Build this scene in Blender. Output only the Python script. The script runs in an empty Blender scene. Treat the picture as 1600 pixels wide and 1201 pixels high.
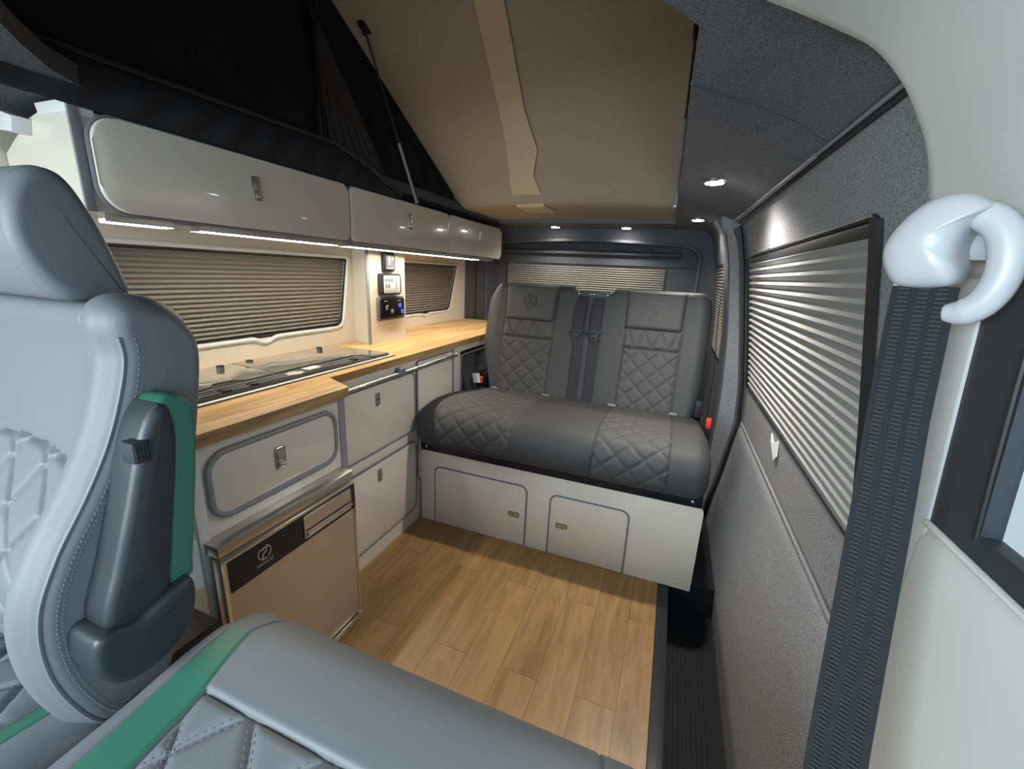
import bpy, bmesh, math, random
from mathutils import Vector, Matrix
random.seed(7)
S = bpy.context.scene
COL = S.collection
PI = math.pi
# ------------------------------------------------------------------ materials
def M(name, col, rough=.5, metal=0., bump=0., bscale=200., spec=.5, coat=0., var=0., vscale=60., emis=None, estr=0., trans=0., bdist=.002, sheen=0.):
    m = bpy.data.materials.new(name); m.use_nodes = True
    nt = m.node_tree; N = nt.nodes; L = nt.links
    b = N['Principled BSDF']
    c = (*col, 1)
    b.inputs['Base Color'].default_value = c
    b.inputs['Roughness'].default_value = rough
    b.inputs['Metallic'].default_value = metal
    b.inputs['Specular IOR Level'].default_value = spec
    b.inputs['Coat Weight'].default_value = coat
    b.inputs['Coat Roughness'].default_value = .05
    b.inputs['Transmission Weight'].default_value = trans
    b.inputs['Sheen Weight'].default_value = sheen
    if emis:
        b.inputs['Emission Color'].default_value = (*emis, 1); b.inputs['Emission Strength'].default_value = estr
    tc = N.new('ShaderNodeTexCoord')
    if var > 0:
        n = N.new('ShaderNodeTexNoise'); n.inputs['Scale'].default_value = vscale; n.inputs['Detail'].default_value = 4; n.inputs['Roughness'].default_value = .7
        L.new(tc.outputs['Object'], n.inputs['Vector'])
        r = N.new('ShaderNodeValToRGB'); r.color_ramp.elements[0].position = .40; r.color_ramp.elements[1].position = .60
        r.color_ramp.elements[0].color = (*[x*(1-var) for x in col], 1); r.color_ramp.elements[1].color = (*[min(1, x*(1+var)) for x in col], 1)
        L.new(n.outputs['Fac'], r.inputs['Fac']); L.new(r.outputs['Color'], b.inputs['Base Color'])
    if bump > 0:
        n = N.new('ShaderNodeTexNoise'); n.inputs['Scale'].default_value = bscale; n.inputs['Detail'].default_value = 3
        L.new(tc.outputs['Object'], n.inputs['Vector'])
        bp = N.new('ShaderNodeBump'); bp.inputs['Strength'].default_value = bump; bp.inputs['Distance'].default_value = bdist
        L.new(n.outputs['Fac'], bp.inputs['Height']); L.new(bp.outputs['Normal'], b.inputs['Normal'])
    return m

def wood(name, c1, c2, plank_w, plank_l, gap, gapcol, rough, angle=0., grain=26., along_y=True):
    m = bpy.data.materials.new(name); m.use_nodes = True
    nt = m.node_tree; N = nt.nodes; L = nt.links; b = N['Principled BSDF']
    b.inputs['Roughness'].default_value = rough
    tc = N.new('ShaderNodeTexCoord'); mp = N.new('ShaderNodeMapping')
    mp.inputs['Rotation'].default_value = (0, 0, PI/2+angle if along_y else angle)
    L.new(tc.outputs['Object'], mp.inputs['Vector'])
    br = N.new('ShaderNodeTexBrick'); br.offset = .37; br.offset_frequency = 2
    br.inputs['Scale'].default_value = 1; br.inputs['Brick Width'].default_value = plank_l; br.inputs['Row Height'].default_value = plank_w
    br.inputs['Mortar Size'].default_value = gap; br.inputs['Color1'].default_value = (0, 0, 0, 1); br.inputs['Color2'].default_value = (1, 1, 1, 1)
    br.inputs['Mortar'].default_value = (.5, .5, .5, 1); br.inputs['Mortar Smooth'].default_value = .3
    L.new(mp.outputs['Vector'], br.inputs['Vector'])
    # offset grain per plank
    add = N.new('ShaderNodeVectorMath'); add.operation = 'MULTIPLY_ADD'
    L.new(br.outputs['Color'], add.inputs[0]); add.inputs[1].default_value = (3.7, 5.1, 2.3); 
    sc = N.new('ShaderNodeMapping'); sc.inputs['Scale'].default_value = (2.2, grain, grain)
    L.new(mp.outputs['Vector'], add.inputs[2]); L.new(add.outputs['Vector'], sc.inputs['Vector'])
    n1 = N.new('ShaderNodeTexNoise'); n1.inputs['Scale'].default_value = 1.; n1.inputs['Detail'].default_value = 7; n1.inputs['Roughness'].default_value = .62; n1.inputs['Distortion'].default_value = 1.1
    L.new(sc.outputs['Vector'], n1.inputs['Vector'])
    sc2 = N.new('ShaderNodeMapping'); sc2.inputs['Scale'].default_value = (9, grain*7, grain*7)
    L.new(add.outputs['Vector'], sc2.inputs['Vector'])
    n2 = N.new('ShaderNodeTexNoise'); n2.inputs['Scale'].default_value = 1.; n2.inputs['Detail'].default_value = 3
    L.new(sc2.outputs['Vector'], n2.inputs['Vector'])
    a1 = N.new('ShaderNodeMath'); a1.operation = 'MULTIPLY_ADD'; a1.inputs[1].default_value = .35
    L.new(n2.outputs['Fac'], a1.inputs[0]); L.new(n1.outputs['Fac'], a1.inputs[2])
    bw = N.new('ShaderNodeSeparateColor'); L.new(br.outputs['Color'], bw.inputs['Color'])
    a2 = N.new('ShaderNodeMath'); a2.operation = 'MULTIPLY_ADD'; a2.inputs[1].default_value = .16
    L.new(bw.outputs[0], a2.inputs[0]); L.new(a1.outputs[0], a2.inputs[2])
    r = N.new('ShaderNodeValToRGB'); r.color_ramp.elements[0].position = .50; r.color_ramp.elements[1].position = .95
    r.color_ramp.elements[0].color = (*c1, 1); r.color_ramp.elements[1].color = (*c2, 1)
    L.new(a2.outputs[0], r.inputs['Fac'])
    mx = N.new('ShaderNodeMix'); mx.data_type = 'RGBA'; mx.inputs['B'].default_value = (*gapcol, 1)
    L.new(br.outputs['Fac'], mx.inputs['Factor']); L.new(r.outputs['Color'], mx.inputs['A'])
    L.new(mx.outputs['Result'], b.inputs['Base Color'])
    return m

CREAM = M('cream_gloss_laminate', (.67, .61, .53), .22, coat=.6)
WALLC = M('cream_wall_lining', (.66, .60, .50), .42, bump=.05, bscale=300)
GRIT = M('grey_edge_trim', (.235, .24, .25), .45)
GRITD = M('dark_grey_door_edging', (.16, .17, .19), .45)
LTG = M('light_grey_trim', (.62, .63, .62), .45, bump=.03, bscale=500)
CARP = M('dark_grey_carpet', (.085, .088, .098), .95, bump=.5, bscale=700, var=.32, vscale=330, bdist=.003, spec=.1)
CARPC = M('dimmed_ceiling_carpet', (.145, .149, .162), .95, bump=.5, bscale=600, var=.33, vscale=330, bdist=.003, spec=.1)  # same carpet as the door lining, darkened to paint in the dim ceiling light
CARPL = M('heather_grey_carpet', (.24, .242, .255), .95, bump=.5, bscale=600, var=.34, vscale=330, bdist=.003, spec=.1)
BLK = M('black_plastic', (.012, .013, .016), .45)
BLKM = M('black_metal_frame', (.008, .009, .014), .3, spec=.4)
MATT = M('black_ribbed_rubber', (.012, .012, .013), .8)
CANV = M('black_tent_canvas', (.014, .013, .014), .9, bump=.3, bscale=60, bdist=.004, spec=.2)
MESHC = M('brown_black_mesh', (.035, .028, .026), .9, bump=.4, bscale=700)
HEMC = M('charcoal_canvas_hem', (.024, .023, .025), .9, bump=.3, bscale=50, spec=.2)
ROOFC = M('beige_roof_lining', (.36, .32, .25), .85, bump=.1, bscale=150, spec=.2)
ROOFS = M('light_beige_band', (.52, .45, .33), .8, spec=.2)
CHR = M('chrome', (.75, .75, .73), .18, metal=1.)
STEEL = M('brushed_steel', (.60, .59, .57), .32, metal=1.)
LATP = M('satin_nickel_latch', (.30, .275, .24), .35, metal=.6)
GLASS = M('smoked_glass_lid', (.17, .165, .14), .06, coat=.5, spec=.6)
BLIND = M('taupe_pleated_fabric', (.22, .205, .18), .85, spec=.2)
BLINDG = M('grey_pleated_fabric', (.33, .33, .33), .85, spec=.2)
LEA = M('grey_leather', (.053, .055, .056), .66, bump=.25, bscale=900, bdist=.0008)
LEAD = M('charcoal_leather', (.043, .045, .048), .66, bump=.25, bscale=900, bdist=.0008)
LEAC = M('slate_grey_cab_leather', (.160, .174, .190), .52, bump=.25, bscale=900, bdist=.0008)
LEAG = M('green_leather', (.040, .165, .112), .42, bump=.25, bscale=900, bdist=.0008)
STIT = M('pale_stitching', (.17, .20, .21), .8)
ARMP = M('dark_armrest_plastic', (.028, .033, .040), .4, bump=.15, bscale=700)
WEB = M('black_belt_webbing', (.018, .018, .024), .75, bump=.4, bscale=500)
WEBG = M('dark_grey_belt_webbing', (.024, .027, .030), .9, spec=.12)
PALE = M('pale_grey_plastic', (.50, .51, .54), .34)
RED = M('red_button', (.75, .05, .03), .4)
WHT = M('white_plastic', (.8, .8, .78), .4)
FRB = M('bronze_fridge_door', (.54, .43, .32), .26, metal=.5)
FRS = M('grey_fridge_side', (.13, .14, .15), .4)
GLB = M('gloss_black_panel', (.006, .006, .006), .12)
SCRN = M('lit_grey_screen', (.4, .45, .5), .2, emis=(.5, .6, .7), estr=.35)
BLUE = M('blue_lit_dial', (.05, .05, .3), .3, emis=(.1, .12, .9), estr=.6)
LEDM = M('led_strip_diffuser', (1, 1, 1), .5, emis=(1, .88, .70), estr=66.)
SPM = M('spotlight_lens', (1, 1, 1), .5, emis=(1, .96, .88), estr=60.)
WINB = M('black_window_frame', (.03, .034, .04), .5)
PANE = M('window_glass', (.9, .95, .97), .02, trans=1.)
TOP = wood('oak_block_worktop', (.38, .19, .055), (.80, .56, .26), .040, .42, .0005, (.36, .20, .08), .38, along_y=True, grain=22)
TOPE = wood('oak_worktop_edge', (.22, .12, .045), (.52, .33, .14), .045, .5, .0006, (.25, .14, .06), .5, along_y=True, grain=22)
FLR = wood('oak_vinyl_planks', (.225, .118, .040), (.415, .248, .096), .111, .92, .0010, (.14, .075, .03), .42, angle=.0, grain=15)

# webbing stripes for the cab belt
def stripes(m, scale, dark, axis='X'):
    nt = m.node_tree; N = nt.nodes; L = nt.links; b = N['Principled BSDF']
    tc = N.new('ShaderNodeTexCoord'); w = N.new('ShaderNodeTexWave'); w.wave_type = 'BANDS'; w.bands_direction = axis
    w.inputs['Scale'].default_value = scale
    L.new(tc.outputs['UV'], w.inputs['Vector'])
    bp = N.new('ShaderNodeBump'); bp.inputs['Strength'].default_value = .5; bp.inputs['Distance'].default_value = .001
    L.new(w.outputs['Fac'], bp.inputs['Height']); L.new(bp.outputs['Normal'], b.inputs['Normal'])
# ------------------------------------------------------------------ helpers
def tag(o, label=None, cat=None, group=None, kind=None):
    if label: o['label'] = label
    if cat: o['category'] = cat
    if group: o['group'] = group
    if kind: o['kind'] = kind
    return o
def finish(bm, ang=32):
    bmesh.ops.recalc_face_normals(bm, faces=bm.faces)
    lim = math.radians(ang)
    for f in bm.faces: f.smooth = True
    for e in bm.edges:
        if len(e.link_faces) == 2:
            e.smooth = e.calc_face_angle(0) < lim
        else: e.smooth = True
def obj(name, bm, mat, parent=None, label=None, cat=None, group=None, kind=None, ang=32, fin=True):
    if fin: finish(bm, ang)
    me = bpy.data.meshes.new(name); bm.to_mesh(me); bm.free()
    o = bpy.data.objects.new(name, me); COL.objects.link(o)
    if mat: me.materials.append(mat)
    if parent is not None:
        o.parent = parent
        o.matrix_parent_inverse = Matrix.Translation(parent.location).inverted()
    return tag(o, label, cat, group, kind)
def thing(name, loc, label, cat, group=None, kind=None):
    o = bpy.data.objects.new(name, None); COL.objects.link(o); o.location = loc; o.empty_display_size = .05
    return tag(o, label, cat, group, kind)
def nb(): return bmesh.new()
def box(bm, x0, x1, y0, y1, z0, z1, bev=0., seg=2):
    t = bmesh.new()
    vs = [t.verts.new((x, y, z)) for x in (x0, x1) for y in (y0, y1) for z in (z0, z1)]
    for f in ((0,1,3,2),(4,6,7,5),(0,4,5,1),(2,3,7,6),(0,2,6,4),(1,5,7,3)): t.faces.new([vs[i] for i in f])
    if bev > 0: bmesh.ops.bevel(t, geom=list(t.edges), offset=bev, segments=seg, profile=.6, affect='EDGES')
    merge(bm, t); return bm
def merge(bm, t):
    me = bpy.data.meshes.new('tmp'); t.to_mesh(me); t.free(); bm.from_mesh(me); bpy.data.meshes.remove(me)
def prism(bm, pts, O, U, V, depth, bev=0., seg=2):
    """2-D outline pts in plane O+U,V pushed along U x V by depth"""
    O, U, V = Vector(O), Vector(U).normalized(), Vector(V).normalized(); W = U.cross(V)
    t = bmesh.new()
    a = [t.verts.new(O+U*p[0]+V*p[1]) for p in pts]; b = [t.verts.new(O+U*p[0]+V*p[1]+W*depth) for p in pts]
    n = len(pts)
    t.faces.new(a[::-1]); f2 = t.faces.new(b)
    for i in range(n): t.faces.new((a[i], a[(i+1) % n], b[(i+1) % n], b[i]))
    if bev > 0: bmesh.ops.bevel(t, geom=list(f2.edges), offset=bev, segments=seg, profile=.5, affect='EDGES')
    merge(bm, t); return bm
def rrect(x0, x1, y0, y1, r, n=6):
    if not isinstance(r, (list, tuple)): r = [r]*4       # bl, br, tr, tl
    out = []
    for (cx, cy, a0, q) in ((x0+r[0], y0+r[0], PI, r[0]), (x1-r[1], y0+r[1], 1.5*PI, r[1]), (x1-r[2], y1-r[2], 0, r[2]), (x0+r[3], y1-r[3], .5*PI, r[3])):
        if q < 1e-5: out.append((cx, cy)); continue
        for i in range(n+1):
            a = a0+i/n*PI/2; out.append((cx+q*math.cos(a), cy+q*math.sin(a)))
    return out
def tube(bm, pts, r, n=8, closed=False, caps=True, flat=1., up=None):
    pts = [Vector(p) for p in pts]; m = len(pts); rings = []
    prev = None
    for i, p in enumerate(pts):
        if closed: d = pts[(i+1) % m]-pts[i-1]
        else: d = pts[min(i+1, m-1)]-pts[max(i-1, 0)]
        d.normalize()
        u = Vector(up) if up else (prev if prev is not None else (Vector((0, 0, 1)) if abs(d.z) < .9 else Vector((1, 0, 0))))
        u = (u-d*u.dot(d)).normalized(); prev = u; v = d.cross(u)
        rr = r[i] if isinstance(r, (list, tuple)) else r
        rings.append([bm.verts.new(p+u*math.cos(2*PI*k/n)*rr*flat+v*math.sin(2*PI*k/n)*rr) for k in range(n)])
    for i in range(m if closed else m-1):
        a, b = rings[i], rings[(i+1) % m]
        for k in range(n): bm.faces.new((a[k], a[(k+1) % n], b[(k+1) % n], b[k]))
    if caps and not closed: bm.faces.new(rings[0][::-1]); bm.faces.new(rings[-1])
    return bm
def lathe(bm, prof, O, axis, n=20):
    O = Vector(O); A = Vector(axis).normalized(); U = A.orthogonal().normalized(); V = A.cross(U); R = []
    for (r, h) in prof:
        R.append([bm.verts.new(O+A*h+(U*math.cos(2*PI*k/n)+V*math.sin(2*PI*k/n))*max(r, 1e-5)) for k in range(n)])
    for a, b in zip(R, R[1:]):
        for k in range(n): bm.faces.new((a[k], a[(k+1) % n], b[(k+1) % n], b[k]))
    bm.faces.new(R[0][::-1]); bm.faces.new(R[-1]); return bm
def ringstrip(bm, pts, O, U, V, w, h, closed=True):
    """raised rounded moulding following outline"""
    O, U, V = Vector(O), Vector(U).normalized(), Vector(V).normalized(); W = U.cross(V)
    P = [O+U*p[0]+V*p[1]+W*(h*.0) for p in pts]
    tube(bm, P, w/2, 8, closed=closed, up=tuple(W), flat=2*h/w)
    return bm
def grid(bm, f, nu, nv, closed_u=False):
    vs = [[bm.verts.new(f(i/nu, j/nv)) for j in range(nv+1)] for i in range(nu+1)]
    for i in range(nu):
        for j in range(nv): bm.faces.new((vs[i][j], vs[i+1][j], vs[i+1][j+1], vs[i][j+1]))
    return vs
def sheet(name, f, nu, nv, thick, mat, parent=None, off=None, **kw):
    """thick sheet: surface f(u,v) with a copy shifted by off (Vector) * thick, edges closed"""
    bm = nb(); a = grid(bm, f, nu, nv); o = Vector(off)*thick
    b = [[bm.verts.new(v.co+o) for v in r] for r in a]
    for i in range(nu):
        for j in range(nv): bm.faces.new((b[i][j], b[i][j+1], b[i+1][j+1], b[i+1][j]))
    for i in range(nu):
        bm.faces.new((a[i][0], b[i][0], b[i+1][0], a[i+1][0])); bm.faces.new((a[i][nv], a[i+1][nv], b[i+1][nv], b[i][nv]))
    for j in range(nv):
        bm.faces.new((a[0][j], a[0][j+1], b[0][j+1], b[0][j])); bm.faces.new((a[nu][j], b[nu][j], b[nu][j+1], a[nu][j+1]))
    return obj(name, bm, mat, parent, **kw)
def interp(tab, z):
    if z <= tab[0][0]: return tab[0][1]
    for (a, p), (b, q) in zip(tab, tab[1:]):
        if z <= b: 
            t = (z-a)/(b-a); return p+(q-p)*t
    return tab[-1][1]
def smooth_closed(pts, n):
    m = len(pts); dense = []
    for i in range(m):
        p0, p1, p2, p3 = [Vector(pts[(i+k-1) % m]) for k in range(4)]
        for j in range(16):
            t = j/16
            dense.append(.5*((2*p1)+(-p0+p2)*t+(2*p0-5*p1+4*p2-p3)*t*t+(-p0+3*p1-3*p2+p3)*t**3))
    d = [0.]
    for a, b in zip(dense, dense[1:]+dense[:1]): d.append(d[-1]+(b-a).length)
    out = []; k = 0
    for i in range(n):
        s = d[-1]*i/n
        while d[k+1] < s: k += 1
        t = (s-d[k])/max(1e-9, d[k+1]-d[k]); out.append(dense[k].lerp(dense[(k+1) % len(dense)], t))
    return out
CUR = {'s': 0.}
def sweep(prof, n, x0, x1, nx, r, disp, zone, parts, parent, deform=None, rends=None, ri=None):
    """closed (y,z) outline swept along x with rounded ends; zone(x,y,z,ny,nz) names the part each face goes to.
    parts: {zone: (name, material, label)}"""
    P = smooth_closed(prof, n)
    area = sum(P[i].x*P[(i+1) % n].y-P[(i+1) % n].x*P[i].y for i in range(n))
    sg = 1 if area > 0 else -1
    Nn = []
    for i in range(n):
        d = (P[(i+1) % n]-P[i-1]).normalized(); Nn.append(Vector((d.y, -d.x))*sg)
    AL = [0.]
    for i in range(n): AL.append(AL[-1]+(P[(i+1) % n]-P[i]).length)
    xs = []
    ne = 9
    ra, rb = rends if rends else (r, r)
    for i in range(ne): xs.append(x0+ra*(1-math.cos(i/ne*PI/2)))
    for i in range(nx+1): xs.append(x0+ra+(x1-x0-ra-rb)*i/nx)
    for i in range(ne-1, -1, -1): xs.append(x1-rb*(1-math.cos(i/ne*PI/2)))
    rings = []
    for x in xs:
        ea, eb = x-x0, x1-x; ins = 0
        if ea < ra: ins = ra-math.sqrt(max(0, ra*ra-(ra-ea)**2))
        elif eb < rb: ins = rb-math.sqrt(max(0, rb*rb-(rb-eb)**2))
        if ri: ins *= ri/r
        R = []
        for ip, (p, q) in enumerate(zip(P, Nn)):
            CUR['s'] = AL[ip]
            h = disp(x, p.x, p.y, q.x, q.y)-ins
            v = Vector((x, p.x+q.x*h, p.y+q.y*h))
            if deform: v = deform(v)
            R.append(v)
        rings.append(R)
    faces = {}
    for i in range(len(xs)-1):
        xm = (xs[i]+xs[i+1])/2
        for j in range(n):
            k = (j+1) % n
            m = (P[j]+P[k])/2; q = (Nn[j]+Nn[k])/2
            z = zone(xm, m.x, m.y, q.x, q.y)
            faces.setdefault(z, []).append(((i, j), (i, k), (i+1, k), (i+1, j)))
    first = None; made = {}
    caps = zone(x0, P[0].x, P[0].y, 0, 0), zone(x1, P[0].x, P[0].y, 0, 0)
    for z in parts:
        if z not in faces: continue
        bm = nb(); vm = {}
        def g(ij):
            if ij not in vm: vm[ij] = bm.verts.new(rings[ij[0]][ij[1]])
            return vm[ij]
        for f in faces[z]: bm.faces.new([g(q) for q in f])
        if z == caps[0]: bm.faces.new([g((0, j)) for j in range(n)])
        if z == caps[1]: bm.faces.new([g((len(xs)-1, j)) for j in range(n-1, -1, -1)])
        nm, mt, lb = parts[z]
        made[z] = obj(nm, bm, mt, parent, label=lb, ang=60)
    return made
def quilt(a, b, p, q, depth, w=.13):
    """pillow height of a diamond quilt, cell p wide, q tall"""
    s, t = a/p+b/q, a/p-b/q
    d = min(abs(s-round(s)), abs(t-round(t)))*2
    return depth*(1-math.exp(-(d/w)**1.3)) - depth*.15*math.exp(-(d/.05)**2)
def crom3(pts, k=6):
    out = []
    for i in range(len(pts)-1):
        p0, p1, p2, p3 = [Vector(pts[max(0, min(len(pts)-1, i+d))]) for d in (-1, 0, 1, 2)]
        for j in range(k):
            t = j/k; out.append(.5*((2*p1)+(-p0+p2)*t+(2*p0-5*p1+4*p2-p3)*t*t+(-p0+3*p1-3*p2+p3)*t**3))
    out.append(Vector(pts[-1])); return out
def puff(bm, outline, O, U, V, depth, r, dome=0.):
    O, U, V = Vector(O), Vector(U).normalized(), Vector(V).normalized(); W = U.cross(V); P = [Vector(p) for p in outline]; n = len(P)
    area = sum(P[i].x*P[(i+1) % n].y-P[(i+1) % n].x*P[i].y for i in range(n)); sg = 1 if area > 0 else -1
    c = sum(P, Vector((0, 0)))/n; N = []
    for i in range(n):
        d = (P[(i+1) % n]-P[i-1]).normalized(); N.append(Vector((d.y, -d.x))*sg)
    R = []
    for k in [-1]+list(range(8)):
        if k < 0: ins, h = 0, 0
        else: a = k/7*PI/2; ins, h = r*(1-math.cos(a)), depth-r+r*math.sin(a)
        R.append([bm.verts.new(O+U*(p.x-q.x*ins)+V*(p.y-q.y*ins)+W*h) for p, q in zip(P, N)])
    if dome:
        R.append([bm.verts.new(O+U*(c.x+(p.x-q.x*r-c.x)*.6)+V*(c.y+(p.y-q.y*r-c.y)*.6)+W*(depth+dome)) for p, q in zip(P, N)])
    for a, b in zip(R, R[1:]):
        for k in range(n): bm.faces.new((a[k], a[(k+1) % n], b[(k+1) % n], b[k]))
    bm.faces.new(R[0][::-1]); bm.faces.new(R[-1])
def groove(d, w=.004, h=.003): return -h*math.exp(-(d/w)**2)
# ------------------------------------------------------------------ camera
R = [[0.93291703, 0.13362376, -0.33438077], [0.35714598, -0.22483016, 0.90658598], [-0.04596254, 0.96519225, 0.25747108]]
cam = bpy.data.cameras.new('camera'); co = bpy.data.objects.new('camera', cam); COL.objects.link(co)
cx = Vector((R[0][0], R[1][0], -R[2][0])); cy = -Vector((R[0][1], R[1][1], -R[2][1])); cz = -Vector((R[0][2], R[1][2], -R[2][2]))
co.matrix_world = Matrix(((cx.x, cy.x, cz.x, 0), (cx.y, cy.y, cz.y, 0), (cx.z, cy.z, cz.z, 1.12), (0, 0, 0, 1)))
cam.sensor_width = 36; cam.lens = 36*655/1600; cam.clip_start = .02
S.camera = co
S.view_settings.view_transform = 'Standard'; S.view_settings.look = 'None'; S.view_settings.gamma = 1; S.view_settings.exposure = 0
S.view_settings.use_curve_mapping = False
# ------------------------------------------------------------------ floor and step
obj('floor', box(nb(), -1.42, .085, -.9, 1.60, -.02, 0), FLR, kind='structure')
bm = nb(); box(bm, .085, .125, -.9, 1.53, -.12, -.002, .004); box(bm, .085, .34, 1.53, 3.05, -.12, -.002); box(bm, -1.5, .085, 1.60, 3.05, -.12, -.004)
box(bm, .085, .34, -.9, .3, -.12, -.002)
obj('floor_carpet', bm, BLK, kind='structure')
bm = nb(); box(bm, .085, .36, -.2, 1.6, -.16, -.13)
for i in range(13):
    x = .134+i*.0125; box(bm, x, x+.006, .32, 1.515, -.13, -.125, .0015, 1)
obj('floor_step_well', bm, MATT, kind='structure')
# ------------------------------------------------------------------ right side: profile of the body
XR = [(-.2, .315), (0, .30), (.12, .315), (.25, .335), (.5, .366), (.68, .353), (.9, .32), (1.2, .270), (1.30, .247), (1.36, .228)]
def xr(z): return interp(XR, z)
def side_sheet(name, y0, y1, z0, z1, mat, parent, xf, off=0., thick=.02, nz=16, **kw):
    return sheet(name, lambda u, v: Vector((xf(z0+(z1-z0)*v)+off, y0+(y1-y0)*u, z0+(z1-z0)*v)), 2, nz, thick, mat, parent, (1, 0, 0), **kw)
d1 = thing('door_1', (.3, 1.3, 0), 'sliding side door lined in heather grey carpet with one blinded window', 'door', kind='structure')
WY0, WY1, WZ0, WZ1 = .80, 2.0, .69, 1.222
def frame_sheets(tagname, y0, y1, z0, z1, wy0, wy1, wz0, wz1, mat, parent, xf):
    bm = nb()
    def s(a, b, c, d, n=10):
        f = lambda u, v: Vector((xf(c+(d-c)*v), a+(b-a)*u, c+(d-c)*v))
        g = grid(bm, f, 2, n); t = Vector((.03, 0, 0))
        h = [[bm.verts.new(v.co+t) for v in r] for r in g]
        for i in range(2):
            for j in range(n): bm.faces.new((h[i][j], h[i][j+1], h[i+1][j+1], h[i+1][j]))
            bm.faces.new((g[i][0], h[i][0], h[i+1][0], g[i+1][0])); bm.faces.new((g[i][n], g[i+1][n], h[i+1][n], h[i][n]))
        for j in range(n):
            bm.faces.new((g[0][j], g[0][j+1], h[0][j+1], h[0][j])); bm.faces.new((g[2][j], h[2][j], h[2][j+1], g[2][j+1]))
    s(y0, y1, z0, wz0); s(y0, y1, wz1, z1); s(y0, wy0, wz0, wz1); s(wy1, y1, wz0, wz1)
    return obj(tagname, bm, mat, parent)
frame_sheets('upper_lining', .675, 2.08, .50, 1.36, WY0, WY1, WZ0, WZ1, CARPL, d1, xr)
def lowx(z): return xr(z)-.012*min(1, max(0, (.505-z)/.02))
side_sheet('lower_lining', .64, 2.08, -.18, .508, CARPL, d1, lowx, thick=.03, nz=40)
bm = nb(); tube(bm, [(xr(.512)-.008, y/20, .512) for y in range(12, 42)], .0045, 6); obj('seam_piping', bm, CARPL, d1, label='grey piping between the two door linings')
# door aperture seal at the rear post + top edge rail
bm = nb()
zs = [-.1+i*.05 for i in range(31)]
P = [(xr(z)-.012 if z < 1.3 else xr(1.3)-.012-(z-1.3)*.5, 2.10, z) for z in zs if z <= 1.385]
tube(bm, P, .020, 10); obj('trim_1', bm, CARP, kind='structure')
bm = nb(); tube(bm, [(xr(z)-.02, 2.066, z) for z in zs if z < 1.36], .007, 8); obj('trim_2', bm, BLK, kind='structure')
bm = nb(); tube(bm, [(.226-.012*i/20, .66+i*1.44/20, 1.358+.022*i/20) for i in range(21)], .011, 8)
obj('trim_3', bm, CARP, kind='structure')
bm = nb(); 
for i in range(70):
    y = 1.0+i*.0155; bm2 = tube(bm, [(.2105-.006*(y-.66), y, 1.349+.022*(y-.66)/1.44), (.2105-.006*(y-.66), y+.010, 1.349+.022*(y+.01-.66)/1.44)], .0045, 6)
tube(bm, [(.2135-.006*i, .66+i*1.44/4, 1.349+.022*i/4) for i in range(5)], .003, 6)
obj('trim_4', bm, GRIT, kind='structure')
# quarter panel behind the door
XQ = [(-.1, .255), (.6, .262), (.9, .245), (1.2, .205), (1.36, .165), (1.42, .12)]
def xq(z): return interp(XQ, z)
frame_sheets('wall_right', 2.17, 3.04, -.1, 1.42, 2.38, 2.86, .72, 1.21, CARP, None, xq)['kind'] = 'structure'
sheet('wall_right_post', lambda u, v: Vector((xr(min(z:=-.1+1.5*v, 1.36))-.005+(xq(z)-xr(min(z, 1.36))+.005)*u**1.4, 2.11+.065*u, z)), 6, 20, .05, CARPL, None, (1, 0, 0), kind='structure')

# ------------------------------------------------------------------ blinds
def pleat(bm, f, y0f, y1f, z0, z1, pitch, amp):
    """f(z,d)->x with d depth into room; zigzag facets between ends y0f(z), y1f(z)"""
    n = max(2, int(round((z1-z0)/pitch))*2); prev = None
    for i in range(n+1):
        z = z0+(z1-z0)*i/n; d = amp if i % 2 else 0.
        x = f(z)
        row = [bm.verts.new((x+d, y0f(z), z)), bm.verts.new((x+d, y1f(z), z))]
        if prev: bm.faces.new((prev[0], prev[1], row[1], row[0]))
        prev = row
def blind_side(label, sgn, xf, y0f, y1f, z0, z1, pitch, amp, mat, gname):
    ym = (y0f(z0)+y1f(z0))/2
    t = thing('pleated_blind', (xf(z0), ym, z0), label, 'window blind', gname)
    bm = nb(); n = max(2, int(round((z1-z0-.02)/pitch))*2); rows = []
    for i in range(n+1):
        z = z0+.01+(z1-z0-.02)*i/n; d = (amp if i % 2 else 0.)*sgn
        rows.append([bm.verts.new((xf(z)+d, y0f(z), z)), bm.verts.new((xf(z)+d, y1f(z), z)),
                     bm.verts.new((xf(z)+d-sgn*.002, y0f(z), z)), bm.verts.new((xf(z)+d-sgn*.002, y1f(z), z))])
    for a, b in zip(rows, rows[1:]):
        bm.faces.new((a[0], a[1], b[1], b[0])); bm.faces.new((a[2], b[2], b[3], a[3]))
        bm.faces.new((a[0], b[0], b[2], a[2])); bm.faces.new((a[1], a[3], b[3], b[1]))
    bm.faces.new((rows[0][0], rows[0][2], rows[0][3], rows[0][1])); bm.faces.new((rows[-1][0], rows[-1][1], rows[-1][3], rows[-1][2]))
    obj('pleats', bm, mat, t, ang=5)
    return t
def vert_rail(bm, xf, yf, z0, z1, r=.006, n=10):
    tube(bm, [(xf(z0+(z1-z0)*i/n), yf(z0+(z1-z0)*i/n), z0+(z1-z0)*i/n) for i in range(n+1)], r, 6)
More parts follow.
